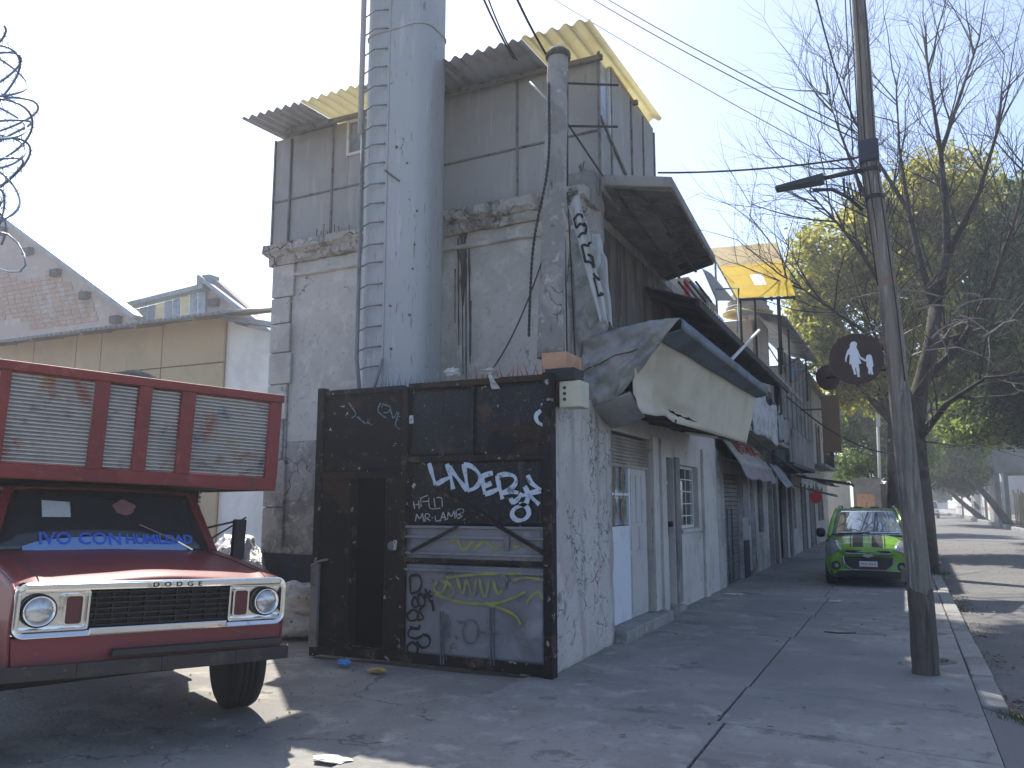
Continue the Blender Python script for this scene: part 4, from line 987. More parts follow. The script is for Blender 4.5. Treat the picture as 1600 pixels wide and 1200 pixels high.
# hood and fenders as one pressed body shell
def hood(u, v):          # u across, v front to rear
    y = -.86 + 1.72*u; a = abs(y)/.86
    x = .02 - 1.3*v - .05*(a**4)*(1-v)
    z = 1.105 + .135*v**.8 - .035*a**2.5*(1-.6*v) + .018*math.exp(-((a-.02)/.3)**2)*(1-v*.6)
    if v < .08: x += .0; z -= .03*(1 - v/.08)
    z += .018*math.exp(-((a-.86)/.06)**2)*(1-v)
    z += .004*noise.noise(V(u*6, v*5, 2))
    return V(x, y, z)
hd = tpart('hood', MB().grid(hood, 40, 22), 'truck_red', smooth=True, solid=.012)
for s in (-1, 1):
    def fend(u, v):      # v down, u front to rear
        x = .0 - 1.34*u; z0 = hood(.5+.5*s, u).z
        zc = .56; arch = 0
        d = (x + .86)/.47
        if abs(d) < 1: arch = .40*math.sqrt(1-d*d)
        zl = max(zc, .42 + arch) if abs(d) < 1 else zc
        z = z0 + (zl - z0)*v
        y = s*(.858 + .018*math.sin(min(1, v*1.2)*math.pi)*(.6+.4*u) - .03*max(0, v-.8))
        return V(x, y, z)
    fe = tpart('fender', MB().grid(fend, 30, 10), 'truck_red', smooth=True, solid=.012)
tpart('valance', MB().hexa([(-.12,-.84,.6),(.015,-.84,.6),(.015,.84,.6),(-.12,.84,.6),(-.12,-.86,.775),(.0,-.86,.775),(.0,.86,.775),(-.12,.86,.775)]), 'truck_red', bev=.01)
m = MB(); pts = [(-.14,-.99),(.06,-.9),(.09,-.5),(.1,0),(.09,.5),(.06,.9),(-.14,.99)]
for (a, b) in zip(pts, pts[1:]):
    m.hexa([(a[0]-.03,a[1],.53),(a[0],a[1],.53),(b[0],b[1],.53),(b[0]-.03,b[1],.53),(a[0]-.03,a[1],.62),(a[0],a[1],.62),(b[0],b[1],.62),(b[0]-.03,b[1],.62)])
tpart('bumper', m, 'bumper_black', bev=.008)
tpart('bumper', MB().box(-.02,.08,-.3,.84,.635,.68), 'bumper_black', bev=.01)
for s in (-1, 1):
    tpart('panel_gap', MB().tube([hood(.5+s*.425, v) + V(0,0,.0075) for v in np.linspace(.02,1,14)], .0045, 4), 'black_plastic', hd)
tpart('panel_gap', MB().tube([hood(u, .985) + V(0,0,.006) for u in np.linspace(.04,.96,14)], .006, 4), 'black_plastic', hd)
# cowl, windscreen, cab
WB, WT = (-1.3, 1.23), (-1.62, 1.70)
cab = tpart('cab', MB().hexa([(-2.75,-.86,.7),(-1.32,-.88,.7),(-1.32,.88,.7),(-2.75,.86,.7),(-2.75,-.84,1.22),(-1.32,-.86,1.22),(-1.32,.86,1.22),(-2.75,.84,1.22)]), 'truck_red', bev=.03)
tpart('roof', MB().grid(lambda u, v: V(-1.6 - 1.1*v, (-.7+1.4*u), 1.70 + .05*math.sin(u*math.pi)*math.sin(.3+v*2.4)), 10, 8), 'truck_red', cab, smooth=True, solid=.03)
for s in (-1, 1):
    tpart('pillar', MB().beam((WB[0],s*.82,WB[1]-.02), (WT[0],s*.69,WT[1]), .07, .06), 'truck_red', cab, bev=.01)
    tpart('pillar', MB().beam((-2.65,s*.82,1.2), (-2.65,s*.69,1.7), .1, .06), 'truck_red', cab, bev=.01)
    tpart('side_glass', MB().slab([(-1.42,s*.815,1.24),(-2.6,s*.815,1.24),(-2.6,s*.70,1.68),(-1.68,s*.70,1.68)], (0,.008*s,0)), 'glass_dark', cab)
    dr = tpart('door', MB().box(-2.55,-1.42,s*.868-.008,s*.868+.012,.74,1.2), 'truck_red', bev=.006)
    tpart('handle', MB().box(-2.45,-2.3,s*.885,s*.91,1.08,1.11), 'chrome', dr, bev=.004)
ws = tpart('windscreen', MB().grid(lambda u, v: V(WB[0] + (WT[0]-WB[0])*v + .05*math.sin(u*math.pi), (-.80+1.6*u)*(1-.15*v), WB[1] + (WT[1]-WB[1])*v), 12, 6), 'glass_dark', smooth=True, solid=.006)
tpart('gasket', MB().tube([(WB[0]+.03*math.sin(math.pi*t), -.8+1.6*t, WB[1]) for t in np.linspace(0,1,9)] + [(WT[0], .68, WT[1]), (WT[0], -.68, WT[1]), (WB[0], -.8, WB[1])], .016, 6), 'rubber', ws)
wd_, wu_ = V(0,1,0), V(WT[0]-WB[0], 0, WT[1]-WB[1]).normalized()
def wsM(y, t, off=.02): 
    p = V(WB[0], y, WB[1]).lerp(V(WT[0], y, WT[1]), t); bul = .05*math.sin(min(1,max(0,(y/(1-.15*t)+.8)/1.6))*math.pi)
    return ROLL @ frame_mat(p + V(bul+off, 0, off*.4), wd_, wu_)
lettering('lettering', 'IVO CON', .145, 'letter_blue', ws, wsM(-.22, .18), spacing=1.02, sx=.95)
lettering('lettering', 'HUMILDAD', .12, 'letter_blue', ws, wsM(.37, .17, .03), spacing=.92, sx=.92)
M_ = wsM(-.02, 0.02, .012)
MB().add([M_ @ V(x, .0 + .16*max(0, 1-(x/.62)**2)**.5*.75 if k else -.005, 0) for k in (0,1) for x in np.linspace(-.6,.6,15)], [(i,i+1,16+i,15+i) for i in range(14)]).build('decal_band', 'letter_pale', ws, solid=.001)
M_ = wsM(-.38, .66, .014); MB().add([M_ @ V(*q, 0) for q in ((-.1,-.075),(.1,-.07),(.1,.07),(-.1,.08))], [(0,1,2,3)]).build('paper_notice', 'paper', ws, solid=.002)
M_ = wsM(.12, .72, .014); MB().add([M_ @ V(.085*math.cos(t)*(1+.12*math.sin(5*t)), .07*math.sin(t)*(1+.1*math.sin(4*t+1)), 0) for t in np.linspace(0,2*math.pi,25)[:-1]], [tuple(range(24))]).build('sticker', 'sticker_pink', ws, solid=.002)
tpart('wiper', MB().tube([(-1.22,.62,1.245),(-1.3,.5,1.32),(-1.36,.22,1.44)], [.012,.01,.006], 5), 'chrome')
# mirror on the far side
mr = tpart('mirror', MB().box(-1.62,-1.55,1.1,1.21,1.14,1.5), 'black_plastic', bev=.012)
for z in (1.17, 1.47): tpart('arm', MB().tube([(-1.62,.88,z-.05),(-1.6,1.16,z+.02)], .01, 6), 'dark_iron', mr)
tpart('arm', MB().tube([(-1.62,.88,1.3),(-1.6,1.22,1.52)], .008, 6), 'dark_iron', mr)
# cargo bed with headboard reaching over the cab
HX = -1.2
yl = lambda px: loc(px, 670, HX)[0]
HZ0, HZ1 = 1.76, 2.62
HWR = 1.3
hb = tpart('headboard', MB().box(HX-.1,HX,-HWR,HWR,HZ0,HZ0+.11), 'bed_red', bev=.008)
tpart('rail', MB().box(HX-.12,HX+.03,-HWR-.01,HWR+.01,HZ1-.07,HZ1), 'bed_red', hb, bev=.008)
posts = [(-HWR,-HWR+.1)] + [(yl(a), yl(b)) for a, b in ((-10,8),(142,166),(212,233),(280,302))] + [(HWR-.11,HWR)]
for (a, b) in posts: tpart('post', MB().box(HX-.09,HX+.008,a,b,HZ0+.1,HZ1-.06), 'bed_red', hb, bev=.006)
pz0, pz1 = HZ0+.115, HZ1-.075
for (p, q) in zip(posts, posts[1:]):
    y0, y1 = p[1]+.004, q[0]-.004
    if y1 - y0 < .02: continue
    nb = 23; m = MB(); vs_ = []
    prf = []
    for k in range(nb):
        z = pz0 + (pz1-pz0)*k/nb; h = (pz1-pz0)/nb
        prf += [(HX-.055, z), (HX-.028, z+.25*h), (HX-.028, z+.6*h), (HX-.055, z+.85*h)]
    vs_ = [(x, y0, z) for x, z in prf] + [(x, y1, z) for x, z in prf]; n = len(prf)
    tpart('slat_panel', m.add(vs_, [(i, i+1, n+i+1, n+i) for i in range(n-1)]), 'slat_metal', hb)
bed = tpart('bed', MB().box(-6.4,-2.95,-1.26,1.26,.98,1.1), 'bed_red', bev=.01)
tpart('overhang_floor', MB().box(-2.94,HX-.11,-1.25,1.25,HZ0+.02,HZ0+.06), 'chassis', bed)
tpart('front_wall', MB().box(-2.96,-2.9,-1.24,1.24,1.1,HZ0+.02), 'chassis', bed)
for s in (-1, 1):
    tpart('side_rail', MB().box(-6.4,HX-.12,s*1.28-.03,s*1.28+.03,HZ1-.07,HZ1-.002), 'bed_red', bed, bev=.006)
    tpart('side_rail', MB().box(-6.4,-2.9,s*1.28-.03,s*1.28+.03,1.0,1.12), 'bed_red', bed, bev=.006)
    tpart('side_rail', MB().box(-2.9,HX-.1,s*1.28-.03,s*1.28+.03,HZ0,HZ0+.1), 'bed_red', bed, bev=.006)
    for k in range(8):
        x = -6.35 + k*.7; zz = 1.1 if x < -2.85 else HZ0+.1
        tpart('post', MB().box(x-.04,x+.04,s*1.28-.035,s*1.28+.035,zz,HZ1-.07), 'bed_red', bed, bev=.005)
    m = MB(); nb = 30
    for k in range(nb): m.box(-6.35,-2.9,s*1.26-.01,s*1.26+.012,1.13+(1.42/nb)*k,1.13+(1.42/nb)*(k+.55))
    m.box(-6.35,-2.9,s*1.25-.006,s*1.25+.004,1.12,2.55); m.box(-2.88,HX-.12,s*1.25-.006,s*1.25+.01,HZ0+.1,2.55)
    tpart('side_panel', m, 'slat_metal', bed)
tpart('tail_wall', MB().box(-6.42,-6.36,-1.25,1.25,1.1,2.5), 'bed_red', bed)
# running gear
tpart('chassis', MB().box(-6.3,-.1,-.5,-.38,.55,.72).box(-6.3,-.1,.38,.5,.55,.72).box(-.4,-.15,-.7,.7,.5,.6).box(-1.3,-.5,-.3,.3,.42,.68), 'chassis')
MB().tube([(-.86,-.8,.4),(-.86,.8,.4)], .05, 8).build('axle', 'chassis', tk)
def wheel(x, y, r, w, steer=0):
    M_ = Matrix.Translation((x, y, r)) @ Matrix.Rotation(steer, 4, 'Z') @ Matrix.Rotation(R(90), 4, 'X')
    wh = MB().lathe([(r*.6,-w/2),(r*.86,-w/2),(r*.96,-w*.42),(r,-w*.3),(r,-w*.17),(r*.97,-w*.16),(r*.97,-w*.12),(r,-w*.11),(r,-.02*w),(r*.97,-.01*w),(r*.97,.03*w),(r,.04*w),(r,w*.14),(r*.97,w*.15),(r*.97,w*.19),(r,w*.2),(r,w*.3),(r*.96,w*.42),(r*.86,w/2),(r*.6,w/2)], M_, 40).build('wheel', 'rubber', tk, smooth=True)
    MB().lathe([(.001,-w*.4),(r*.3,-w*.4),(r*.5,-w*.25),(r*.62,-w*.44),(r*.62,w*.44),(r*.5,w*.25),(r*.3,w*.4),(.001,w*.4)], M_, 24).build('rim', 'grey_iron', wh)
wheel(-.86, .93, .41, .27, R(-8)); wheel(-.86, -.93, .41, .27, R(-8))
for s in (-1, 1): wheel(-5.0, s*.98, .41, .27); wheel(-5.0, s*.68, .41, .25)
tk.location = TO; tk.rotation_euler = (0, 0, math.atan2(TD.y, TD.x))
# bundle on the headboard
def tw(x, y, z): return TO + TD*x + TL*y + V(0,0,z)
yb = loc(240, 590, HX-.3)[0]; cB = tw(HX-.42, yb, HZ1-.42)
m = MB().lathe([(.001,0)] + [(.30*math.cos(t)+.02, .26+.26*math.sin(t)) for t in np.linspace(-1.2,1.35,9)] + [(.001,.53)], Matrix.Translation(cB) , 20)
m.v = [tuple(Vector(p) + V(.03*noise.noise(Vector(p)*5), .03*noise.noise(Vector(p)*5+V(3,0,0)), .03*noise.noise(Vector(p)*4+V(0,7,0)))) for p in m.v]
tag(m.build('cloth_bundle', 'bundle_dark', smooth=True), 'dark rounded cloth bundle showing above the truck headboard', 'bundle')

# ================================================================== sacks of rubbish beside the wall
def sack(c, s, rz, matn, label, seed):
    m = MB().lathe([(.001,-1)] + [(math.cos(t)*(1-.12*math.sin(3*t)), math.sin(t)) for t in np.linspace(-1.25,1.3,25)] + [(.001,1)], None, 48)
    M_ = Matrix.Rotation(rz, 4, 'Z')
    m.v = [tuple(Vector(c) + M_ @ V(p[0]*s[0]*(1+.3*noise.noise(Vector(p)*1.3+V(seed,0,0))), p[1]*s[1]*(1+.3*noise.noise(Vector(p)*1.3+V(0,seed,0))), max(0, (p[2]+.8)*.56*s[2]*2*(1+.22*noise.noise(Vector(p)*2.4+V(0,0,seed))))) + V(0,0,.06*s[2]*abs(noise.noise(Vector(p)*6+V(seed,2,0)))) + V(.05,.05,.02)*noise.noise(Vector(p)*4.5+V(3,seed,0))) for p in m.v]
    o = m.build('rubbish_sack', matn, smooth=True)
    return tag(o, label, 'sack', 'rubbish sacks by the wall')
sack(V(-7.0,8.15,0), (.62,.3,.2), .15, 'sack_white', 'white printed sack lying lowest between truck and gate', 3)
sack(V(-6.75,8.3,.26), (.6,.32,.18), .3, 'sack_white', 'whitish printed sack leaning on top of the lowest sack', 8)
sack(V(-7.5,8.05,0), (.3,.32,.3), .7, 'sack_pink', 'pinkish sack beside the headlight, left of the white sacks', 12)
sack(V(-8.2,8.6,.42), (.45,.4,.36), .2, 'sack_silver', 'shiny silver sack on top of the heap behind the truck mirror', 15)
sack(V(-8.15,8.55,0), (.5,.5,.3), 1.1, 'sack_pink', 'large beige sack under the silver sack behind the truck', 19)
# ================================================================== left side: warehouses, tan shed, white wall
wh = root('sawtooth_warehouse', (-24, 20, 0), 'brick and pink plaster sawtooth warehouse behind the tan shed', 'warehouse')
WY = 20.0
gA, gB = AY(-40, 302, WY), AY(217, 497, WY)
MB().slab([V(gA.x-4, WY, 0), V(gB.x+.3, WY, 0), V(gB.x+.3, WY, gB.z-.3), V(gA.x, WY, gA.z-.25), V(gA.x-4, WY, gA.z+2.5)], (0,.35,0)).build('gable_wall', 'pink_plaster', wh)
m = MB()
for r_ in range(16):    # exposed brick courses near the slope
    z = gB.z + .1 + r_*.19
    xe = gB.x - (z + .75 - gB.z)/((gA.z-gB.z)/(gB.x-gA.x))
    k = 0
    for c in range(14):
        x = xe - c*.42 - (r_ % 2)*.2 - .3
        if noise.noise(V(x*.3, z*.6, 4)) > -.12: MB().box(x, x+.4, WY-.03, WY, z, z+.17).build('brick', 'brick_wall', wh)
MB().beam(gA + V(0,-.15,0), gB + V(.2,-.15,-.05), .5, .16).build('roof_edge', 'roof_metal', wh)
for k in range(5):
    p = gB.lerp(gA, .1 + .17*k) + V(0,-.12,-.62)
    MB().box(p.x-.2, p.x+.2, WY-.25, WY, p.z-.14, p.z+.14).build('dark_wall_mark', 'roof_dark', wh, bev=.02)  # dark boxes stand in for dark marks on the gable wall
gC, gD, gE = AY(322, 434, WY+1), AY(408, 507, WY+1), AY(190, 470, WY+1)
MB().slab([V(gC.x, WY+1, 4), V(gD.x+3, WY+1, 4), V(gD.x+3, WY+1, gD.z-2.2), V(gC.x+.5, WY+1, gC.z-.15), V(gC.x, WY+1, gC.z-.15)], (0,.3,0)).build('gable_wall', 'pink_plaster', wh)
MB().beam(gC + V(-.1,-.1,0), V(gD.x+3, WY+.9, gD.z-2.0), .45, .14).build('roof_edge', 'roof_metal', wh)
MB().box(gC.x-.25, gC.x+.35, WY+.8, WY+1.3, gC.z-.35, gC.z+.05).build('roof_edge', 'roof_metal', wh, bev=.02)
for k in range(2):
    p = gC.lerp(gD, .2+.5*k) + V(0,-.1,-.6); MB().box(p.x-.2, p.x+.2, WY+.8, WY+1, p.z-.14, p.z+.14).build('dark_wall_mark', 'roof_dark', wh, bev=.02)  # same dark boxes in place of marks on the second gable
# clerestory running away between the two teeth
c0, c1, c2, c3 = AY(205, 503, WY+.6), AY(322, 497, WY+.9), AY(322, 455, WY+.9), AY(205, 485, WY+.6)
for k in range(9):
    a, b = k/9+.008, (k+1)/9-.008
    MB().slab([c0.lerp(c1,a)+V(0,0,-1.2), c0.lerp(c1,b)+V(0,0,-1.2), c3.lerp(c2,b), c3.lerp(c2,a)], (0,.05,0)).build('pane', 'glass_pale' if k % 3 else 'yellow_sheet', wh)
MB().beam(c3 + V(-.3,-.1,.12), c2 + V(.1,-.1,.12), .4, .16).build('roof_edge', 'roof_metal', wh)
MB().slab([c3 + V(-1.5,.2,.15), c2 + V(0,.2,.15), AY(326,438,WY+5), AY(190,467,WY+5)], (0,0,.05)).build('roof', 'roof_metal', wh)

SY = 14.0
ts = root('tan_shed', (-18, SY, 0), 'tan panelled shed with corrugated metal roof behind the truck', 'shed')
eL, eR = AY(-60, 541, SY-.9), AY(348, 487, SY-.9)
zt0 = AY(350, 505, SY).z
xsT = [AY(x, 560, SY).x for x in (-60, -5, 52, 118, 157, 252, 349)]
zr0, zr1 = AY(252, 575, SY).z, zt0
for a, b in zip(xsT, xsT[1:]):
    MB().box(a+.015, b-.015, SY, SY+.06, zr0+.015, zt0+.15).build('wall_panel', 'tan_panel', ts, bev=.004)
    MB().box(a+.015, b-.015, SY, SY+.06, .2, zr0-.015).build('wall_panel', 'tan_panel', ts, bev=.004)
MB().box(xsT[0], xsT[-1]-.02, SY+.06, SY+.1, 0, zt0+.1).build('backing', 'tan_seam', ts)
corr(eL + V(0,0,.0), eR - eL, V(0, 3.4, .95), 52, .035).build('roof_sheet', 'roof_metal', ts, smooth=True, solid=.006)
for k in range(5): MB().beam(eL.lerp(eR, .1+.2*k) + V(0,.05,-.07), eL.lerp(eR, .1+.2*k) + V(0,3,.8), .06, .1).build('rafter', 'tan_seam', ts)
wwl = root('white_wall', (-14, SY, 0), 'plain white wall between the tan shed and the corner building', 'wall')
ww = [AY(351,502,SY+.1), AY(440,525,SY+.1)]
MB().slab([V(ww[0].x+.02, SY+.1, 0), V(ww[1].x, SY+.1, 0), ww[1], ww[0] + V(.02,0,0)], (0,.2,0)).build('panel', 'white_wall', wwl)
MB().beam(ww[0] + V(-.3,-.1,.14), ww[1] + V(.5,-.1,.1), .5, .1).build('coping', 'roof_metal', wwl)

# razor wire coil on its post at the left
rz = root('razor_wire', AD(-22, 430, 5.2), 'coil of razor wire hanging on a post at the upper left edge', 'razor wire')
pb, pt = AD(-34, 60, 5.3), AD(-34, 60, 5.3)
MB().cyl(V(pb.x, pb.y, 0), V(pb.x, pb.y, pb.z+.25), .045, 10).build('post', 'grey_iron', rz)
cc = AD(-26, 70, 5.25); cb_ = AD(-16, 365, 5.25); rzr = random.Random(8)
fh_ = V(_fw.x,_fw.y,0).normalized()
for q in range(3):
    P = []; ph = rzr.uniform(0,6); dirn = -1 if q % 2 else 1
    for i in range(220):
        t = i/219; c = cc.lerp(cb_, t); a = dirn*t*2*math.pi*(4.2+.7*q) + ph
        rr_ = (.09 + .15*math.sin(min(1,t*1.15)*math.pi)**.7)*(1 + .22*math.sin(t*17+ph) + .12*math.sin(t*41))
        P.append(c + _rt*(rr_*math.cos(a)) + fh_*(rr_*math.sin(a)) + V(0,0,.16*math.sin(a*1.0+ph) + .05*math.sin(a*.37)))
    MB().tube(P, .0075, 5).build('wire', 'razor', rz, smooth=True)
    for i in range(4, 214, 5):
        d = (P[i+1]-P[i]).normalized(); s_ = d.cross(_fw).normalized()
        MB().slab([P[i]-d*.045-s_*.036, P[i]+s_*.004, P[i]+d*.045-s_*.036, P[i]+d*.012, P[i]+d*.045+s_*.036, P[i]-s_*.004, P[i]-d*.045+s_*.036, P[i]-d*.012], (.001,.001,.0015)).build('barb', 'razor', rz)
P = [AD(x, y, 5.2 + .1*math.sin(i)) for i, (x, y) in enumerate(((-5,362),(12,366),(28,380),(38,398),(40,414),(32,424),(15,425),(-8,418)))]
MB().tube(P, .006, 5).build('wire', 'razor', rz, smooth=True)

# ================================================================== houses along the street
def shutter_part(par, y0, y1, z0, z1, matn='shutter_dark', x=None):
    x = XF - .08 if x is None else x
    s = MB(); n = int((z1-z0)/.09); vs_ = []
    for k in range(n): 
        bx('slat', matn, par, x-.03, x, y0, y1, z0+(z1-z0)*k/n+.004, z0+(z1-z0)*(k+1)/n-.004, .01)
def opening_wall(par, y0, y1, z1, ops, matn, x0=None, x1=None, z0=-.05, name='wall'):
    x1 = XF if x1 is None else x1; x0 = x1-.3 if x0 is None else x0
    m = MB(); ys_ = sorted({y0, y1} | {o[0] for o in ops} | {o[1] for o in ops})
    for a, b in zip(ys_, ys_[1:]):
        zz = z0
        for o in sorted([o for o in ops if o[0] <= a and o[1] >= b], key=lambda o: o[2]):
            if o[2] > zz: m.box(x0, x1, a, b, zz, o[2])
            zz = o[3]
        if zz < z1: m.box(x0, x1, a, b, zz, z1)
    return m.build(name, matn, par)
# --- second house: shutter shop with mauve awning, dark roof overhang, balcony
h2 = root('shutter_house', (-5, 18, 0), 'run-down white house with mauve awning and dark roof overhang next along the street', 'house')
opening_wall(h2, 15.92, 22.0, 2.65, [(16.6,18.55,-.05,2.2),(19.3,20.3,-.05,2.25),(20.75,21.6,.9,2.2)], 'old_white')
bx('side_wall', 'old_white', h2, -8, -3.55, 15.95, 16.1, 0, 4.6, 0); bx('side_wall', 'old_white', h2, -8, -3.55, 21.7, 21.95, 0, 4.6, 0); bx('rear_wall', 'old_white', h2, -8.2, -8, 15.95, 21.95, 0, 4.6, 0)
bx('roof_slab', 'concrete', h2, -8.2, -3.3, 15.95, 22.0, 4.56, 4.7)
shutter_part(h2, 16.62, 18.53, 0, 2.2)
tb('lock_bar', 'grey_iron', h2, [(XF-.02, 17.0, .05), (XF-.02, 17.0, 1.5), (XF-.02, 17.45, 1.5), (XF-.02, 17.45, .05)], .02)
bx('pier', 'awning_mauve', h2, XF, XF+.03, 18.58, 19.2, 1.3, 2.25, 0); bx('pier', 'blue_dado', h2, XF, XF+.028, 18.58, 19.2, -.03, .8, 0)
dr = bx('door', 'grey_leaf', h2, XF-.14, XF-.1, 19.32, 20.28, .05, 2.22); bx('pane', 'glass_dark', dr, XF-.1, XF-.09, 19.42, 20.0, 1.1, 2.1, 0)
for k in range(5): tb('bar', 'white_frame', dr, [(XF-.08, 19.45+.13*k, 1.1), (XF-.08, 19.45+.13*k+.06, 1.6), (XF-.08, 19.45+.13*k, 2.1)], .012)
w_ = bx('window', 'glass_dark', h2, XF-.16, XF-.13, 20.77, 21.58, .92, 2.18, 0)
for k in range(5): tb('bar', 'grey_iron', w_, [(XF-.08, 20.85+.16*k, .92), (XF-.08, 20.85+.16*k, 2.18)], .012)
opening_wall(h2, 12.98, 22.0, 4.55, [(18.9,20.6,2.75,4.0)], 'old_white', -3.62, -3.52, 2.65)
# sloping signboard with red scrawl above the shutter
q = [V(-3.18,16.0,2.98), V(-3.18,20.1,2.98), V(-2.75,20.1,2.34), V(-2.75,16.0,2.34)]
sgb = MB().slab(q, (.01,0,.03)).build('fascia_board', 'old_white', h2)
def onq(u, v): return q[0].lerp(q[1],u).lerp(q[3].lerp(q[2],u),v) + V(.028,0,.04)
for st in ([(.12,.3),(.2,.25),(.17,.6),(.24,.65)], [(.28,.25),(.3,.6)], [(.27,.42),(.35,.4)], [(.36,.25),(.38,.6),(.45,.5)], [(.5,.25),(.55,.3),(.5,.5),(.56,.6)], [(.6,.3),(.66,.6),(.72,.3)], [(.75,.5),(.85,.45),(.9,.7)]):
    MB().tube([onq(*s_) for s_ in st], .025, 4).build('red_scrawl', 'graffiti_red', sgb)
aw = root('mauve_awning', (-2.8, 18, 2.1), 'faded mauve cloth awning above the closed grey shutter', 'awning')
MB().grid(lambda u, v: V(-2.76 + .1*v + .03*math.sin(u*20)*v, 16.0 + 4.2*u, 2.36 - .26*v - .05*abs(math.sin(u*9))*v), 40, 5).build('valance', 'awning_mauve', aw, smooth=True, solid=.008)
MB().grid(lambda u, v: V(-3.18 + .44*v, 16.0 + 4.2*u, 2.5 - .13*v), 12, 2).build('cloth', 'awning_mauve', aw, solid=.008)
aw2 = tag(MB().grid(lambda u, v: V(-2.85 + .35*v + .03*math.sin(u*13), 20.4 + 1.9*u, 2.55 - .55*v - .06*math.sin(u*7)*v), 16, 8).build('grey_tarp', 'awning_grey', smooth=True, solid=.008), 'grey tarpaulin flap hanging beside the mauve awning', 'tarpaulin')
# balcony of the second house
bal = root('tarp_balcony', (-2.9, 19, 2.7), 'balcony draped with blue and white tarps above the mauve awning', 'balcony')
bx('floor', 'concrete', bal, -3.5, -2.55, 15.8, 22.0, 2.98, 3.08)
for k in range(16): tb('baluster', 'dark_iron', bal, [(-2.58, 15.9+.4*k, 3.08), (-2.58, 15.9+.4*k, 3.75)], .012)
tb('handrail', 'grey_iron', bal, [(-2.58, 15.85, 3.75), (-2.58, 21.95, 3.75)], .025)
MB().grid(lambda u, v: V(-2.53 + .05*noise.noise(V(u*6,v*3,1)), 16.2 + 3.6*u, 3.78 - .8*v + .12*noise.noise(V(u*4,v,2))), 24, 8).build('tarp', 'tarp_white', bal, smooth=True, solid=.006)
MB().grid(lambda u, v: V(-2.53 + .05*noise.noise(V(u*6,v*3,5)), 19.9 + 2.0*u, 3.7 - .62*v + .1*noise.noise(V(u*4,v,9))), 16, 8).build('tarp', 'awning_grey', bal, smooth=True, solid=.006)
for k in range(9):
    y = 16.2 + k*.62; MB().grid(lambda u, v: V(-2.7 + .04*math.sin(u*5+k), y + .4*u, 4.05 - (.4+.2*math.sin(k*2.3))*v), 5, 5).build('laundry', ('tarp_white','awning_dark','bundle_dark','tarp_blue')[k % 4], bal, solid=.006)
# dark overhanging roof
ro = root('dark_canopy', (-2.9, 16, 4.4), 'blackened corrugated canopy running along above the tarp balcony', 'canopy')
pA, pB = AX(1092, 478, -2.42), AX(1232, 602, -2.42)
pA.z = pB.z = (pA.z + pB.z)/2
corr(V(-3.6, pA.y, pA.z+.42), V(0, pB.y-pA.y, 0), V(1.18, 0, -.42), 60, .025).build('roof_sheet', 'roof_dark', ro, smooth=True, solid=.008)
MB().beam(pA + V(-.02,0,-.05), pB + V(-.02,0,-.05), .05, .09).build('edge_beam', 'roof_dark', ro)
for k in range(8): MB().beam(V(-3.5, pA.y+.3+1.25*k, pA.z+.3), V(-2.45, pA.y+.3+1.25*k, pA.z-.06), .05, .07).build('rafter', 'roof_dark', ro)
tb('white_pipe', 'white_frame', ro, [AX(1143,562,-2.3), AX(1186,516,-2.6)], .03)
# ornamental parapet between the overhang and the canopy
pr_ = root('broken_parapet', (-3.1, 13.5, 3.5), 'peeling white balcony parapet beneath the overhang', 'parapet')
bx('panel', 'old_white', pr_, -3.19, -3.02, 12.9, 16.4, 3.25, 3.75, .02)
for k in range(6):
    MB().grid(lambda u, v: V(-3.0 + .05*math.sin(u*math.pi), 13.0+.55*k + .5*u, 3.75 + (.55 + .12*math.sin(k*1.7))*v*(1-.25*abs(u-.5))), 5, 4).build('panel', 'old_white', pr_, solid=.05)
# --- third house, dark doorway and boarded storey
h3 = root('boarded_house', (-5, 25, 0), 'dark weathered house with black doorway beyond the mauve awning', 'house')
opening_wall(h3, 22.02, 29.5, 5.0, [(22.4,23.3,-.05,2.2),(24.2,26.2,-.05,2.25),(27.2,28.6,.8,2.1),(22.8,23.9,3.2,4.5),(25.4,26.6,3.2,4.5)], 'old_white')
for (y0, y1, z0, z1_, mt) in ((22.4,23.3,0,2.2,'door_brown'),(24.2,26.2,0,2.25,'black_void'),(27.2,28.6,.8,2.1,'glass_dark'),(22.8,23.9,3.2,4.5,'glass_dark'),(25.4,26.6,3.2,4.5,'glass_dark')):  # the black panel stands in for the unlit inside of an open doorway
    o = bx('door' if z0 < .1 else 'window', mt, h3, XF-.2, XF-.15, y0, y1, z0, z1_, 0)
    if z0 > .1:
        for k in range(4): bx('bar', 'grey_iron', o, XF-.13, XF-.11, y0+(y1-y0)*(k+.5)/4-.012, y0+(y1-y0)*(k+.5)/4+.012, z0, z1_, 0)
bx('side_wall', 'old_grey', h3, -9, -3.55, 22.05, 22.3, 0, 5, 0); bx('rear_wall', 'old_grey', h3, -9.2, -9, 22.05, 29.5, 0, 5, 0)
bx('roof_slab', 'concrete', h3, -9, -2.9, 22.05, 29.5, 5.0, 5.15)
bx('pilaster', 'old_grey', h3, XF, XF+.1, 23.4, 23.8, -.03, 4.9, .01); bx('pilaster', 'old_grey', h3, XF, XF+.1, 26.6, 27.0, -.03, 4.9, .01)
bd = root('plank_balcony', (-2.9, 25, 2.6), 'grey plank balcony front jutting over the dark doorway', 'balcony')
bx('floor', 'old_dark', bd, XF, -2.45, 21.9, 27.5, 2.55, 2.65)
for k in range(26): bx('plank', 'old_grey', bd, -2.5, -2.46+rng.uniform(0,.012), 21.95+.212*k, 21.95+.212*(k+1)-.015, 2.65, 3.5+rng.uniform(-.05,.05), 0)
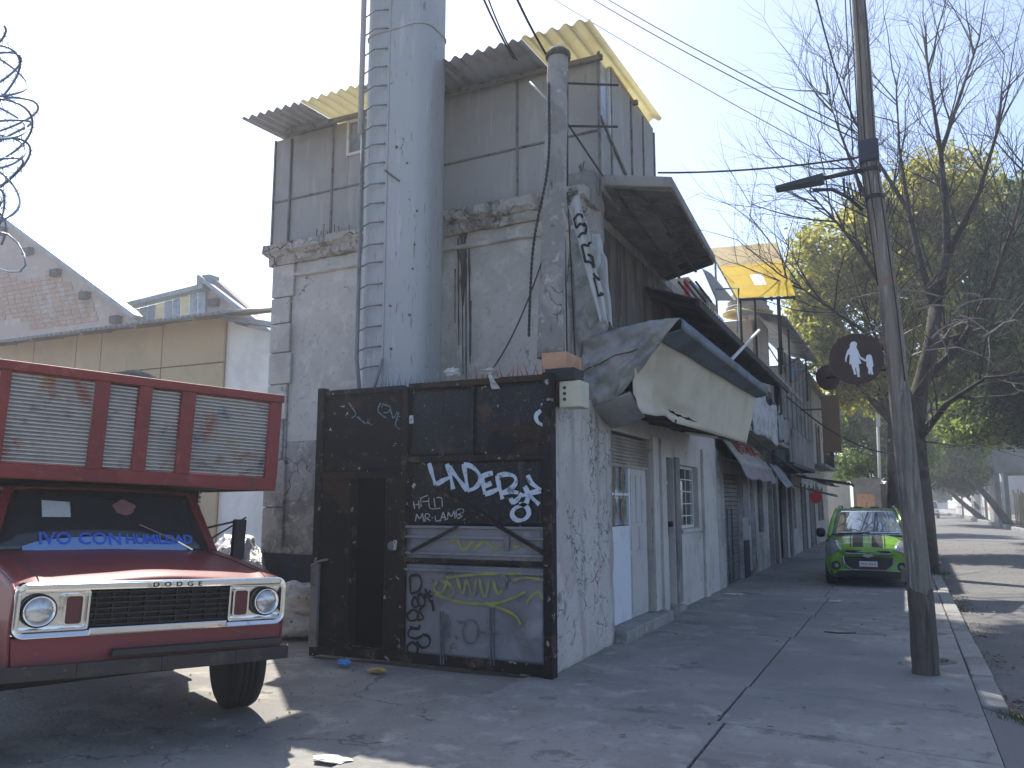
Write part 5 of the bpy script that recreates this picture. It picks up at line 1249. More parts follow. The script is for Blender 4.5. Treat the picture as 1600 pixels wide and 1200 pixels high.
# upper timber room on the third house
ur = root('slatted_room', (-4, 27, 5.1), 'dark slatted rooftop room with sloping metal roof', 'rooftop room')
for k in range(30): bx('plank', 'old_grey' if k % 4 else 'old_dark', ur, -2.98, -2.94+rng.uniform(0,.012), 24.0+.3*k, 24.0+.3*(k+1)-.03, 3.75, 6.0 + .02*k, 0)
bx('wall', 'room_beige', ur, -5.4, -3.2, 21.0, 21.2, 4.6, AX(1160,482,-3.2).z, 0)
bx('wall', 'room_beige', ur, -3.3, -3.1, 21.2, 23.2, 4.6, 6.4, 0)
bx('wall', 'room_beige', ur, -5.4, -5.2, 21.2, 25.0, 4.6, 6.4, 0)
corr(V(-3.7,21.6,6.72), V(0,9.5,.3), V(1.25,0,-.35), 34, .03).build('roof_sheet', 'roof_metal', ur, smooth=True, solid=.006)
tb('post', 'dark_iron', ur, [(-2.6,23.5,4.9), (-2.6,23.5,6.4)], .03); tb('post', 'dark_iron', ur, [(-2.6,28,4.9), (-2.6,28,6.4)], .03)
for k in range(12):
    p = V(-2.9 + rng.uniform(-.2,.3), 23.5 + rng.uniform(0,4), 5.5); d = V(rng.uniform(-.3,.3), rng.uniform(-.6,.6), rng.uniform(.1,.6))
    tb('clutter_stick', 'grey_iron', ur, [p, p+d], .02)
MB().grid(lambda u, v: V(-2.7, 24.8+.6*u, 5.7-.4*v*(1-.4*u)), 4, 4).build('cloth', 'tarp_blue', ur, solid=.006)
tkk = root('water_tank', V(-3.7, 21.0, 6.4), 'squat ribbed water tank on the beige rooftop wall', 'water tank')
ct = AX(1176, 480, -3.6)
MB().lathe([(.62,.0),(.62,.12),(.56,.16),(.56,.3),(.5,.34),(.45,.5),(.25,.56),(.001,.56)], Matrix.Translation(V(-3.75, ct.y, ct.z-.14)), 24).build('drum', 'room_beige', tkk)
MB().lathe([(.7,.0),(.72,.04),(.62,.1)], Matrix.Translation(V(-3.75, ct.y, ct.z-.22)), 24).build('rim', 'brown_sheet', tkk)
# yellow translucent canopy on the roof
yc = root('yellow_canopy', (-3, 19, 5), 'tilted canopy of brown and bright yellow translucent sheets on thin posts', 'canopy')
YA, YB = 19.0, 17.0
k00, k10, k11, k01 = AY(1108,388,21.5), AY(1214,379,21.5), AY(1243,462,18.5), AY(1152,466,18.5)
def kq(u, v): return k00.lerp(k10,u).lerp(k01.lerp(k11,u),v)
for j in range(5):
    v0, v1 = j/5, (j+1)/5
    for i in range(5):
        u0, u1 = i/5, (i+1)/5
        mt = 'brown_sheet' if j < 2 else ('golden_sheet' if not (j == 3 and i in (2,)) else 'white_wall')
        MB().slab([kq(u0+.001,v0+.001), kq(u1-.001,v0+.001), kq(u1-.001,v1-.001), kq(u0+.001,v1-.001)], (0,0,.006)).build('sheet', mt, yc)
for v in (.0,.2,.42,.6,.8,1.0): MB().beam(kq(0,v)+V(0,0,-.04), kq(1,v)+V(0,0,-.04), .035, .05).build('purlin', 'dark_iron', yc)
for u in (.02,.3,.6,.97): MB().beam(kq(u,0)+V(0,0,-.08), kq(u,1)+V(0,0,-.08), .035, .05).build('rafter', 'dark_iron', yc)
for (u, v) in ((.62,.1),(.85,.6),(.1,.9),(.05,.1),(.95,.1)):
    p = kq(u,v); tb('post', 'dark_iron', yc, [p+V(0,0,-.05), V(p.x,p.y,4.8)], .03)
MB().beam(kq(.62,.1)+V(0,0,-.1), kq(1,.95)+V(0,0,-.1), .05, .06).build('brace', 'dark_iron', yc)
# small rooftop hut with air-conditioner by the canyon
ht = root('rooftop_hut', (-3.6, 15.5, 5.0), 'small rooftop hut with leaning sheet beside the yellow canopy', 'rooftop hut')
a, b = AX(1064, 428, -3.4), AX(1098, 470, -3.4)
bx('wall', 'room_beige', ht, -4.6, -3.4, a.y+.6, a.y+3.2, 4.6, a.z+.1, 0)
bx('frame', 'white_frame', ht, -3.4, -3.36, a.y+2.2, a.y+2.3, 4.6, a.z+.1, 0)
bx('red_panel', 'red_sign', ht, -3.42, -3.38, a.y+.3, a.y+.58, a.z-.35, a.z-.02, 0)
MB().slab([AX(1098,420,-3.3), AX(1112,428,-3.3), AX(1148,470,-3.1), AX(1120,470,-3.1)], (-.02,0,.02)).build('leaning_sheet', 'roof_metal', ht)
ac = bx('cooler', 'white_frame', ht, -3.5, -3.05, a.y+1.3, a.y+2.1, a.z-.75, a.z-.45, .02)
for k in range(4): MB().beam(AX(1060+9*k,440,-3.2), AX(1085+9*k,472,-3.2), .03, .03).build('strut', 'dark_iron', ht)
tb('pipe_frame', 'spike_blue', ht, [AX(1120,452,-3.0), AX(1154,450,-3.0), AX(1152,520,-3.0)], .02)
# --- fourth house, pale upper wall
h4 = root('pale_house', (-5, 34, 0), 'pale stained house with small windows at the far end of the row', 'house')
ops4 = [(30.2,31.4,0,2.2),(33,34.6,0,2.2),(36.4,38.2,.9,2.2),(30.6,31.8,3.3,4.9),(34,35.2,3.3,4.9),(37.2,38.4,3.3,4.9)]
opening_wall(h4, 29.55, 41.5, 6.4, ops4, 'old_white')
for (y0, y1, z0, z1_) in ops4:
    o = bx('door' if z0 < .1 else 'window', 'door_brown' if z0 < .1 else 'glass_dark', h4, XF-.2, XF-.15, y0, y1, z0, z1_, 0)
    bx('frame', 'old_grey', o, XF, XF+.05, y0-.1, y0, max(z0,0), z1_+.1, 0); bx('frame', 'old_grey', o, XF, XF+.05, y1, y1+.1, max(z0,0), z1_+.1, 0)
bx('side_wall', 'old_white', h4, -9, -3.55, 29.6, 29.9, 0, 6.4, 0); bx('side_wall', 'old_white', h4, -9, -3.55, 41.2, 41.5, 0, 6.4, 0); bx('cornice', 'old_grey', h4, -3.6, -2.95, 29.55, 41.5, 6.4, 6.6)
bx('roof_slab', 'concrete', h4, -9, -3.5, 29.6, 41.5, 6.2, 6.4); bx('balcony_slab', 'old_grey', h4, XF, -2.6, 33.5, 38.8, 3.0, 3.12)
for k in range(14): tb('baluster', 'dark_iron', h4, [(-2.64, 33.6+.39*k, 3.12), (-2.64, 33.6+.39*k, 3.9)], .015)
# awnings over the far doorways
for (y0, y1, xo, z0, z1_, mt, lb) in ((23.9,27.4,-1.9,2.55,2.2,'awning_dark','black cloth awning over the dark doorway'),(27.8,30.8,-1.5,2.5,2.25,'awning_dark','second black awning further along past the dark doorway'),(24.6,26.2,-1.75,2.2,1.85,'awning_grey','grey flap awning hanging under the black awning')):
    tag(MB().grid(lambda u, v: V(XF+.02+(xo-XF)*v, y0+(y1-y0)*u, z0+(z1_-z0)*v - .05*abs(math.sin(u*8))*v), 14, 6).build('street_awning', mt, smooth=True, solid=.02), lb, 'awning', 'far awnings')
rs = root('red_sign', (-2.3, 25.5, 2.0), 'small round red sign under the black awning', 'sign')
MB().lathe([(.001,0),(.15,0),(.15,.03),(.001,.03)], Matrix.Translation(AX(1275,777,-2.0)) @ Matrix.Rotation(R(90),4,'X'), 24).build('disc', 'red_sign', rs)
tb('hanger', 'dark_iron', rs, [AX(1275,768,-2.0), AX(1275,755,-2.0)], .012)
ps = root('brown_box_sign', AX(1298,660,-1.9), 'brown vertical box sign projecting high beyond the pale house', 'sign')
p = AX(1299, 662, -2.0); MB().box(p.x-.28, p.x+.28, p.y-.1, p.y+.1, p.z-.95, p.z+.95).build('box', 'box_brown', ps, bev=.02); tb('arm', 'dark_iron', ps, [p+V(-.28,0,.5), p+V(-1.3,0,.5)], .03)
# garden wall, gate and orange hut closing the pavement behind the car
fw_ = root('end_wall', (-2, 46, 0), 'grey garden wall with peach door behind the green car', 'wall')
bx('wall', 'far_white', fw_, -6, -2.3, 43, 43.3, 0, 2.6, 0); bx('wall', 'old_grey', fw_, -2.3, -1.0, 46, 46.3, 0, 2.9, 0); bx('peach_door', 'brick_orange', fw_, -2.15, -1.3, 45.95, 46, .2, 2.1, 0); bx('railing', 'old_dark', fw_, -1.0, .2, 46, 46.2, 0, 2.6, 0)
# ================================================================== leaning timber pole with lamp, sign and cables
PY = 9.0
up_ = root('utility_pole', (.09, PY, 0), 'leaning weathered timber utility pole at the kerb', 'utility pole')
pp_ = [AY(x, y, PY) for x, y in ((1447,1056),(1441,960),(1430,850),(1412,680),(1393,500),(1374,360),(1358,250),(1349,100),(1341,-10))]
pp_[0].z = -.05
top = pp_[-1] + (pp_[-1]-pp_[-3])*1.0
P = []; rad = []
full = pp_ + [top]
for i in range(len(full)-1):
    for k in range(6): P.append(full[i].lerp(full[i+1], k/6))
P.append(full[-1]); n = len(P)
rad = [(.128 if i == 0 else .122 - .05*min(1, i/n*1.15))*(1+.05*noise.noise(V(0,i*.5,2))) for i in range(n)]
MB().tube(P, rad, 14).build('shaft', 'wood_pole', up_, smooth=True)
mt_ = MB().tube(P[:9], [r_*1.025 for r_ in rad[:9]], 14, cap=False)
ax_ = (P[9]-P[7]).normalized()
for k in range(14):
    j = 8*14 + k; mt_.v[j] = tuple(Vector(mt_.v[j]) + ax_*(.035*math.sin(k*1.7) + .03*math.sin(k*2.9+1)))
mt_.build('tarred_base', 'pole_tar', up_, smooth=True)
def pole_at(y):
    for a, b in zip(full, full[1:]):
        if a.z <= y <= b.z: return a.lerp(b, (y-a.z)/(b.z-a.z))
    return full[-1]
for z in (5.05, 5.2, 4.75): 
    c = pole_at(z); MB().lathe([(.098,-.02),(.102,0),(.098,.02)], Matrix.Translation(c), 16).build('strap', 'dark_iron', up_)
c = pole_at(.95); MB().box(c.x-.15, c.x-.09, c.y-.06, c.y+.05, .9-.05, .9+.08).build('timber_stub', 'wood_pole', up_, bev=.01)
c = pole_at(5.25); MB().box(c.x-.1, c.x+.1, c.y-.11, c.y+.1, c.z-.12, c.z+.12).build('cable_clamp', 'lamp_grey', up_, bev=.02)
for k in range(3):
    MB().tube([pole_at(z) + V(.075*math.cos(k*1.1+.8)*1.15, -.1+.02*k, 0) for z in np.linspace(2.8+.5*k, 7.4, 14)], .007, 5).build('service_cable', 'cable_black', up_, smooth=True)
# LED street lamp
lp = root('street_lamp', pole_at(4.9), 'dark flat street lamp on a bracket arm fixed to the timber pole', 'street lamp')
a, b = AY(1212, 299, 8.9), AY(1288, 285, 8.95); d = (b-a).normalized(); s_ = V(0,1,0)
MB().hexa([a-s_*.07, b-s_*.09, b+s_*.09, a+s_*.07, a-s_*.06+V(0,0,.045), b-s_*.08+V(0,0,.085), b+s_*.08+V(0,0,.085), a+s_*.06+V(0,0,.045)]).build('head', 'lamp_grey', lp, bev=.012)
tb('arm', 'lamp_grey', lp, [b+V(-.02,0,.05), pole_at(5.08)], .028, 8)
tb('arm', 'lamp_grey', lp, [AY(1270,297,8.95), AY(1300,296,8.95), AY(1325,308,8.97), AY(1348,328,8.98)], .02, 8)
MB().tube([AY(1318,279,8.95), AY(1320,306,8.96)], .014, 6).build('stay', 'lamp_grey', lp)
for k in range(4): tb('loop_wire', 'cable_black', lp, [AY(1322+6*k,285,8.9), AY(1330+5*k,312,8.88), AY(1345,300-4*k,8.9)], .007, 5)
# round pedestrian sign with two figures
sg = root('pedestrian_sign', AY(1338, 602, 8.84), 'round dark brown sign with white woman and child on the pole', 'sign')
cS = AY(1338, 561, 8.84)
nS = V(.18, -1, .0).normalized(); xS = V(1, .18, 0).normalized()
MS = frame_mat(cS, xS, (0,0,1))
Rs = (AY(1380,561,8.84)-AY(1296,561,8.84)).length/2
MB().lathe([(.001,-.008),(Rs,-.008),(Rs,.006),(.001,.006)], MS, 48).build('disc', 'sign_brown', sg)
MB().lathe([(Rs*1.002,-.012),(Rs*1.03,-.01),(Rs*1.03,.008),(Rs*1.002,.01)], MS, 48).build('rim', 'sign_brown', sg)
# figure outlines in disc units, traced as flat print
SC = Rs/121.0
def fig(name, pts, c=(200,208)):
    from mathutils.geometry import tessellate_polygon
    P = [MS @ V((x-c[0])*SC, -(y-c[1])*SC, .0105) for x, y in pts]
    tri = tessellate_polygon([[V(x, -y, 0) for x, y in pts]])
    m = MB().add(P, [tuple(t) for t in tri])
    return m.build(name, 'sign_white', sg, fixn=False)
woman = [(186,122),(198,122),(207,131),(205,142),(203,152),(211,172),(218,196),(238,212),(243,219),(236,222),(216,207),(209,192),(212,206),(222,232),(208,234),(211,262),(209,284),(212,297),(200,298),(199,284),(196,262),(194,246),(191,262),(194,276),(196,286),(184,284),(183,270),(177,248),(175,233),(166,233),(169,206),(171,190),(166,182),(158,198),(154,212),(156,221),(148,218),(148,204),(153,186),(162,162),(172,152),(174,136),(179,126)]
child = [(252,190),(262,189),(269,195),(271,208),(274,232),(274,248),(269,252),(269,270),(273,287),(263,288),(260,272),(258,288),(248,280),(251,264),(247,250),(243,244),(244,226),(240,221),(243,205),(247,194)]
fig('woman_figure', woman); fig('child_figure', child)
tb('clip', 'grey_iron', sg, [cS + V(.2,.05,.02), pole_at(3.1)], .015)
s2 = root('second_round_sign', AY(1282, 615, 9.4), 'dark back of another round sign just behind the brown sign', 'sign')
c2 = AY(1293, 590, 9.5); MB().lathe([(.001,-.008),(.14,-.008),(.14,.008),(.001,.008)], frame_mat(c2, V(.8,.6,0), (0,0,1)), 36).build('disc', 'sign_brown', s2); tb('arm', 'dark_iron', s2, [c2, pole_at(2.95)], .014)
# overhead cables
tp_ = pole_at(7.0)
for i, (a, b, s, r_, lb) in enumerate((
    (AY(1028,270,9.2), pole_at(5.22), .05, .012, 'thick black cable from the rooftop room to the pole clamp'),
    (AD(915,-8,13), pole_at(5.34), .06, .007, 'upper thin cable crossing the sky towards the bare tree'),
    (AD(938,-8,13), pole_at(5.42), .05, .007, 'thin cable running just above the other sky cable'),
    (AD(835,-20,14), pole_at(4.95), .05, .005, 'faint thin wire crossing behind the rooftop room'),
    (AD(752,-10,8.5), AY(803,92,8.4), .03, .012, 'black cable dropping to the roof edge left of the post'),
    (AD(760,-10,8.5), AY(808,94,8.4), .06, .009, 'thinner black cable twisted beside the roof edge cable'),
    (AD(804,-10,8.2), AY(858,92,7.7), .03, .013, 'black cable dropping to the top of the concrete post'),
    (AD(1272,-15,9.3), pole_at(5.36), .28, .01, 'black looped cable hanging left of the timber pole'),
    (AD(1320,-15,9.3), AY(1333,250,9.0), .0, .007, 'straight thin wire beside the top of the timber pole'),
    (AX(1130,640,-2.5), AX(1310,760,-1.9), .3, .02, 'dark cable sagging along the house fronts above the awnings'),
    (AX(1230,620,-2.4), AY(1420,710,26), .4, .02, 'black cable crossing from the houses towards the bare tree'))):
    wire(a, b, s, r_, lb)

# ================================================================== bare tree
def grow(acc, p, d, ln, r, depth, maxd, spread, upb, rs, curl=.25):
    n = 4 if depth < maxd else 3
    pts = [p]; rr_ = [r]; dd = d.copy()
    for i in range(n):
        dd = (dd + V(rs.gauss(0,curl), rs.gauss(0,curl), rs.gauss(0,curl)+upb)*.35).normalized()
        pts.append(pts[-1] + dd*(ln/n)); rr_.append(r*(1-.6*(i+1)/n))
    acc.append((pts, rr_, depth))
    if depth >= maxd: return
    kids = rs.choice((3,4,4,5)) if depth < maxd-1 else rs.choice((3,4,5))
    for k in range(kids):
        t = rs.uniform(.25, 1.0) if k else 1.0
        i = min(n-1, int(t*n)); q = pts[i].lerp(pts[i+1], t*n-i)
        ax = V(rs.gauss(0,1), rs.gauss(0,1), rs.gauss(0,1)).cross(dd).normalized()
        nd = (Matrix.Rotation(rs.uniform(.3,.9)*spread, 3, ax) @ dd).normalized()
        grow(acc, q, nd, ln*rs.uniform(.5,.8), max(.004, r*.42*rs.uniform(.8,1.2)), depth+1, maxd, spread, upb, rs, curl)
rt_ = random.Random(4)
bt = root('bare_tree', (.3, 21.8, 0), 'large leafless tree with fine branches standing behind the green car', 'tree')
TY = 21.8
def L(pl): return [AY(x, y, TY + dy) for x, y, dy in pl]
trunk = L([(1444,900,0),(1440,800,0),(1432,720,0),(1428,650,0),(1440,600,.2),(1455,540,.3),(1462,480,.4)])
trunk[0].z = -.05
MB().tube(trunk, [.34,.27,.24,.22,.19,.17,.15], 12).build('trunk', 'bark', bt, smooth=True)
limbs = [
  (L([(1462,480,.4),(1480,400,.6),(1478,330,.9),(1470,240,1),(1455,140,1.2),(1440,40,1.2)]), .13),
  (L([(1428,650,0),(1400,560,-.6),(1392,470,-1),(1380,370,-1.3),(1372,280,-1.4)]), .12),
  (L([(1462,480,.4),(1440,420,.8),(1420,330,1.2),(1405,230,1.6),(1400,120,1.8)]), .11),
  (L([(1440,600,.2),(1500,540,.6),(1550,450,.4),(1590,330,.2),(1610,240,0)]), .12),
  (L([(1432,690,0),(1480,630,-.8),(1540,590,-1.6),(1600,585,-2.2)]), .1),
  (L([(1455,540,.3),(1520,520,1.0),(1580,500,1.6),(1640,420,2)]), .11),
  (L([(1392,470,-1),(1350,400,-1.8),(1310,350,-2.4),(1262,300,-2.6)]), .07),
  (L([(1380,370,-1.3),(1340,280,-1.4),(1310,200,-1.2),(1290,140,-1)]), .06),
  (L([(1400,560,-.6),(1340,510,-1.6),(1280,470,-2.2),(1225,430,-2.4)]), .06),
  (L([(1420,330,1.2),(1370,250,2),(1330,180,2.4),(1310,90,2.5)]), .06),
  (L([(1480,400,.6),(1530,300,0),(1560,200,-.4),(1570,80,-.6)]), .08),
  (L([(1470,240,1),(1500,150,1.6),(1530,60,2),(1545,-40,2)]), .06),
  (L([(1550,450,.4),(1570,380,1.2),(1600,330,2)]), .06)]
thin = {0: MB(), 1: MB(), 2: MB(), 3: MB()}
limbm = []
for pts, r in limbs:
    n = len(pts); rr_ = [r*(1-.93*i/(n-1)) for i in range(n)]
    MB().tube(pts, rr_, 8).build('limb', 'bark', bt, smooth=True)
    for i in range(1, n):
        for k in range(5 if i < n-1 else 6):
            t = rt_.random(); q = pts[i-1].lerp(pts[i], t); dd = (pts[i]-pts[i-1]).normalized()
            ax = V(rt_.gauss(0,1), rt_.gauss(0,1), rt_.gauss(0,1)).cross(dd).normalized()
            nd = (Matrix.Rotation(rt_.uniform(.35,1.0), 3, ax) @ dd).normalized()
            acc = []
            grow(acc, q, nd, rt_.uniform(1.1,2.1), .022*rt_.uniform(.7,1.2), 1, 3, 1.0, .12, rt_)
            for pp2, r2, dp in acc: thin[dp].tube(pp2, r2, 4 if dp < 2 else 3, cap=False)
o = thin[1].build('branches', 'twig', bt, fixn=False); o['kind'] = 'stuff'
for dp in (2, 3):
    o = thin[dp].build('twigs', 'twig', bt, fixn=False); o['kind'] = 'stuff'
# pale dead shoots drooping round the crotch
dv = MB()
for i in range(20):
    p = AY(rt_.uniform(1395,1540), rt_.uniform(440,560), TY-1.5 + rt_.uniform(-1,.5)); d = V(rt_.uniform(-1,1), rt_.uniform(-.6,.4), rt_.uniform(-.2,.8)).normalized()
    l = rt_.uniform(.9,2.2); pts = [p]
    for k in range(7): d = (d + V(rt_.gauss(0,.22),rt_.gauss(0,.2),-.2+rt_.gauss(0,.15))).normalized(); pts.append(pts[-1] + d*l/7)
    dv.tube(pts, [.022*(1-.8*k/7) for k in range(8)], 4, cap=False)
o = dv.build('dead_shoots', 'dead_vine', bt, fixn=False); o['kind'] = 'stuff'

# ================================================================== leafy trees
def leaves(blobs, n, size, seed, flat=.6):
    """blobs: list of (centre, (rx,ry,rz)); small bent leaf faces spread through clumps"""
    g = np.random.default_rng(seed)
    vol = np.array([b[1][0]*b[1][1]*b[1][2] for b in blobs])**.8; vol /= vol.sum()
    out = []
    for (c, r), w in zip(blobs, vol):
        k = int(n*w); ncl = max(6, k//70)
        d = g.normal(size=(ncl,3)); d /= np.linalg.norm(d, axis=1)[:,None]
        cl = d*(g.random((ncl,1))**.45)*np.array(r) + np.array(c)
        idx = g.integers(0, ncl, k)
        off = g.normal(size=(k,3))*np.array([.3,.3,.2])*(.5+.35*np.mean(r)**.6)
        out.append(cl[idx] + off)
    ctr = np.concatenate(out); k = len(ctr)
    nrm = g.normal(size=(k,3)); nrm[:,2] = np.abs(nrm[:,2])*flat + .25; nrm /= np.linalg.norm(nrm, axis=1)[:,None]
    a = np.cross(nrm, g.normal(size=(k,3))); a /= np.linalg.norm(a, axis=1)[:,None]; b = np.cross(nrm, a)
    s = size*g.uniform(.6,1.35,(k,1))
    v = np.stack([ctr - a*s, ctr + b*s*.42 + nrm*s*.12, ctr + a*s, ctr - b*s*.42 + nrm*s*.12], 1).reshape(-1,3)
    return v, k
def leaf_mesh(name, v, k, matn, parent):
    me = bpy.data.meshes.new(name)
    org = WL[parent.name]
    v = v - np.array(org)
    me.vertices.add(4*k); me.vertices.foreach_set('co', v.astype(np.float32).ravel())
    me.loops.add(4*k); me.loops.foreach_set('vertex_index', np.arange(4*k, dtype=np.int32))
    me.polygons.add(k); me.polygons.foreach_set('loop_start', np.arange(0,4*k,4,dtype=np.int32)); me.polygons.foreach_set('loop_total', np.full(k,4,dtype=np.int32))
    me.update(); me.validate(); me.materials.append(MAT[matn])
    o = bpy.data.objects.new(name, me); COL.objects.link(o); o.parent = parent
    return o
def tree(name, base, fork, blobs, n, size, matn, label, seed, tr=.25, lean=None, group='leafy street trees'):
    t = root(name, base, label, 'tree', group)
    rs = random.Random(seed); base = Vector(base); fork = Vector(fork)
    mid = base.lerp(fork, .5) + V(rs.uniform(-.2,.2), rs.uniform(-.2,.2), 0)
    m = MB().tube([base + V(0,0,-.05), mid, fork], [tr*1.15, tr*.85, tr*.7], 9)
    for c, r in blobs:
        c = Vector(c); md = fork.lerp(c, .5) + V(rs.uniform(-.5,.5), rs.uniform(-.5,.5), rs.uniform(-.2,.6))
        m.tube([fork, md, c], [tr*.6, tr*.35, tr*.12], 7)
        for q in range(5):
            e = c + V(rs.uniform(-.8,.8)*r[0], rs.uniform(-.8,.8)*r[1], rs.uniform(-.6,.8)*r[2])
            m.tube([md.lerp(c, rs.uniform(.3,1)), e], [tr*.16, tr*.05], 5)
    m.build('trunk', 'bark', t, smooth=True)
    v, k = leaves(blobs, n, size, seed); leaf_mesh('crown', v, k, matn, t)
    return t
def blob(x, y, Y, rx, rz, ry=None):
    c = AY(x, y, Y); z = (c - _C).dot(_fw); s = z/FOC
    return (tuple(c), (rx*s, (ry if ry else rx*s), rz*s))
YT = 33.0
tree('yellow_leaf_tree', (-.3,33,0), AY(1395,660,33), [blob(1290,440,33,62,90,2.2), blob(1350,400,33.5,65,100,2.4), blob(1410,480,33,60,110,2.4), blob(1300,540,32.5,55,60,2), blob(1260,500,33.5,30,45,1.5), blob(1380,330,34,45,50,2), blob(1360,580,33.5,60,60,2), blob(1480,300,35,70,70,2.5), blob(1440,380,35,60,80,2.5)], 42000, .13, 'leaf_yellow', 'yellowish green leafy tree rising behind the rooftops and the bare tree', 7)
tree('broad_leaf_tree', (13,38,0), AY(1720,600,37), [blob(1540,420,38,70,70,3), blob(1590,500,36,70,80,3), blob(1500,520,38,55,70,2.5), blob(1570,330,40,60,40,3), blob(1640,420,36,60,90,3), blob(1460,570,38,45,60,2)], 30000, .16, 'leaf_green', 'mid green tree behind the bare branches at the right edge', 13)
tree('sunlit_tree', (15,46,0), AY(1700,640,44), [blob(1530,620,43,45,50,2.5), blob(1500,660,43,35,35,2), blob(1550,660,42,50,35,2.5), blob(1595,668,42,40,20,2.5), blob(1520,570,44,40,35,2), blob(1620,560,42,50,50,2)], 26000, .13, 'leaf_bright', 'bright sunlit yellow green tree low over the right side of the road', 21)
tree('dark_tree', (14,42,0), AY(1710,640,41), [blob(1580,600,40,42,55,2.5), blob(1605,640,40,40,60,2.5), blob(1575,540,41,40,35,2)], 14000, .15, 'leaf_dark', 'dark shaded tree mass at the right edge beside the sunlit tree', 29)
tree('pavement_tree', (-.2,52,0), AY(1400,770,52), [blob(1330,660,52,50,55,3), blob(1380,640,52,45,60,3), blob(1345,730,51,45,35,3), blob(1410,700,53,45,60,3), blob(1320,610,53,30,40,2)], 22000, .15, 'leaf_green', 'shaded green tree over the pavement beyond the green car', 33)
tree('far_arching_tree', (1.0,72,0), AY(1438,780,72), [blob(1480,690,72,50,50,4), blob(1450,640,72,45,60,4), blob(1500,740,74,45,25,4), blob(1465,745,76,35,22,4), blob(1505,712,78,30,22,4)], 20000, .2, 'leaf_dark', 'hazy dark tree arching over the far road', 41)
tree('distant_tree', (9,110,0), AY(1510,775,110), [blob(1480,755,115,40,18,5), blob(1520,750,110,40,22,5), blob(1460,775,150,22,10,6), blob(1440,760,140,30,20,6)], 12000, .3, 'leaf_dark', 'most distant hazy tree crown above the long white wall', 47)
tree('leaning_tree', (6.95,70,0), AY(1522,752,70), [blob(1500,725,70,35,22,3), blob(1515,702,70,35,18,3)], 9000, .18, 'leaf_green', 'tree with a trunk leaning left over the right kerb', 53, tr=.28)
tree('leaning_tree', (7.2,95,0), AY(1480,765,95), [blob(1475,735,95,30,20,3), blob(1500,745,95,25,15,3)], 6000, .22, 'leaf_dark', 'second leaning tree further up the right kerb', 59, tr=.26)

tree('added_shade_tree', (-14.1,22,0), V(-14.1,22,21), [((-8.6,21,23.5),(3.2,3,1.7)), ((-7.8,25.5,23.6),(3.4,3.2,1.8)), ((-11,23,23.5),(3,3,2)), ((-6,23,24.5),(2.6,2.6,1.5))], 17000, .26, 'leaf_green', 'tall unseen tree added behind the houses so its crown shades the near road', 61)  # unseen tree, added to cast the shade lying on the near road
# ================================================================== right side of the road
fc = root('stake_fence', (9, 74, 0), 'fence of pale upright bamboo stakes on the right pavement', 'fence')
for k in range(30):
    x = 7.75 + k*.11; z1_ = 2.5 + rng.uniform(-.3,.25)
    tb('stake', 'bamboo', fc, [(x, 74 - .04*k + rng.uniform(-.04,.04), -.05), (x + rng.uniform(-.06,.06), 74 - .04*k, z1_)], .055, 5)
ovp = root('overpass', (12, 80, 0), 'grey concrete overpass with curved haunch and pier beyond the fence', 'overpass')
zO0, zO1 = AY(1580, 752, 78).z, AY(1580, 690, 78).z
bx('deck', 'far_concrete', ovp, 5.7, 40, 76, 84, zO0+.6, zO1+.6, .05); bx('edge_beam', 'far_concrete', ovp, 5.5, 40, 75.7, 76, zO1-.4, zO1+1.2, .05)
m = MB(); m.slab([V(5.6,76.2,zO0+.7)] + [V(5.6 + 1.4*math.sin(t), 76.2, zO0 + .7 - 1.6*(1-math.cos(t))) for t in np.linspace(0,1.4,8)] + [V(7.6,76.2,zO0+.7)], (0,7,0)); m.build('haunch', 'far_concrete', ovp)
bx('pier', 'far_concrete', ovp, 6.75, 7.7, 76.5, 83, -.05, zO0+.65, .05)
fwl = root('far_white_wall', (8, 100, 0), 'long white roadside wall with a pale red band on the right', 'wall')
for k in range(9):
    y0 = 84 + k*8
    o = bx('panel', 'far_white', fwl, 7.9, 8.1, y0, y0+7.8, -.05, 2.6 + .15*(k % 3), .02); bx('band', 'far_band', o, 7.885, 7.9, y0, y0+7.8, .9, 1.25, 0)
for i, (y0, x0) in enumerate(((60,7.1),(74,7.0),(88,6.9),(104,6.9),(122,6.9))):
    o = root('kerb_post', (x0, y0, 0), '%s white roadside post along the right kerb, counted from the fence' % ('first','second','third','fourth','fifth')[i], 'post', 'white posts along the right kerb')
    tb('shaft', 'far_white' if i % 2 else 'far_concrete', o, [(x0, y0, -.05), (x0, y0, 3.6 + .4*(i % 2))], .12, 10); MB().box(x0-.16,x0+.16,y0-.16,y0+.16,3.6+.4*(i%2),3.7+.4*(i%2)).build('cap', 'far_concrete', o)
lpl = root('lamp_post', (-.3, 47, 0), 'slim pale lamp post behind the car on the pavement', 'lamp post')
p0, p1 = AY(1379, 858, 47), AY(1369, 590, 47); p0.z = -.02
tb('shaft', 'far_white', lpl, [p0, p1], [.09,.06], 8); MB().box(p1.x-.14,p1.x+.06,p1.y-.1,p1.y+.1,p1.z-2.6,p1.z-1.7).build('box', 'far_white', lpl); tb('arm', 'far_white', lpl, [p1, p1+V(1.2,0,.3)], .04)
for i, (x, y0, z1_) in enumerate(((-14, 60, 6), (3, 260, 7), (20, 140, 9))):
    tag(MB().box(x-9, x+9, y0+20, y0+28, -.1, z1_).build('far_block', 'far_concrete', bev=.05), ('grey block behind the trees at the left','hazy pale block closing the far end of the street','far concrete block beyond the overpass')[i], 'building')
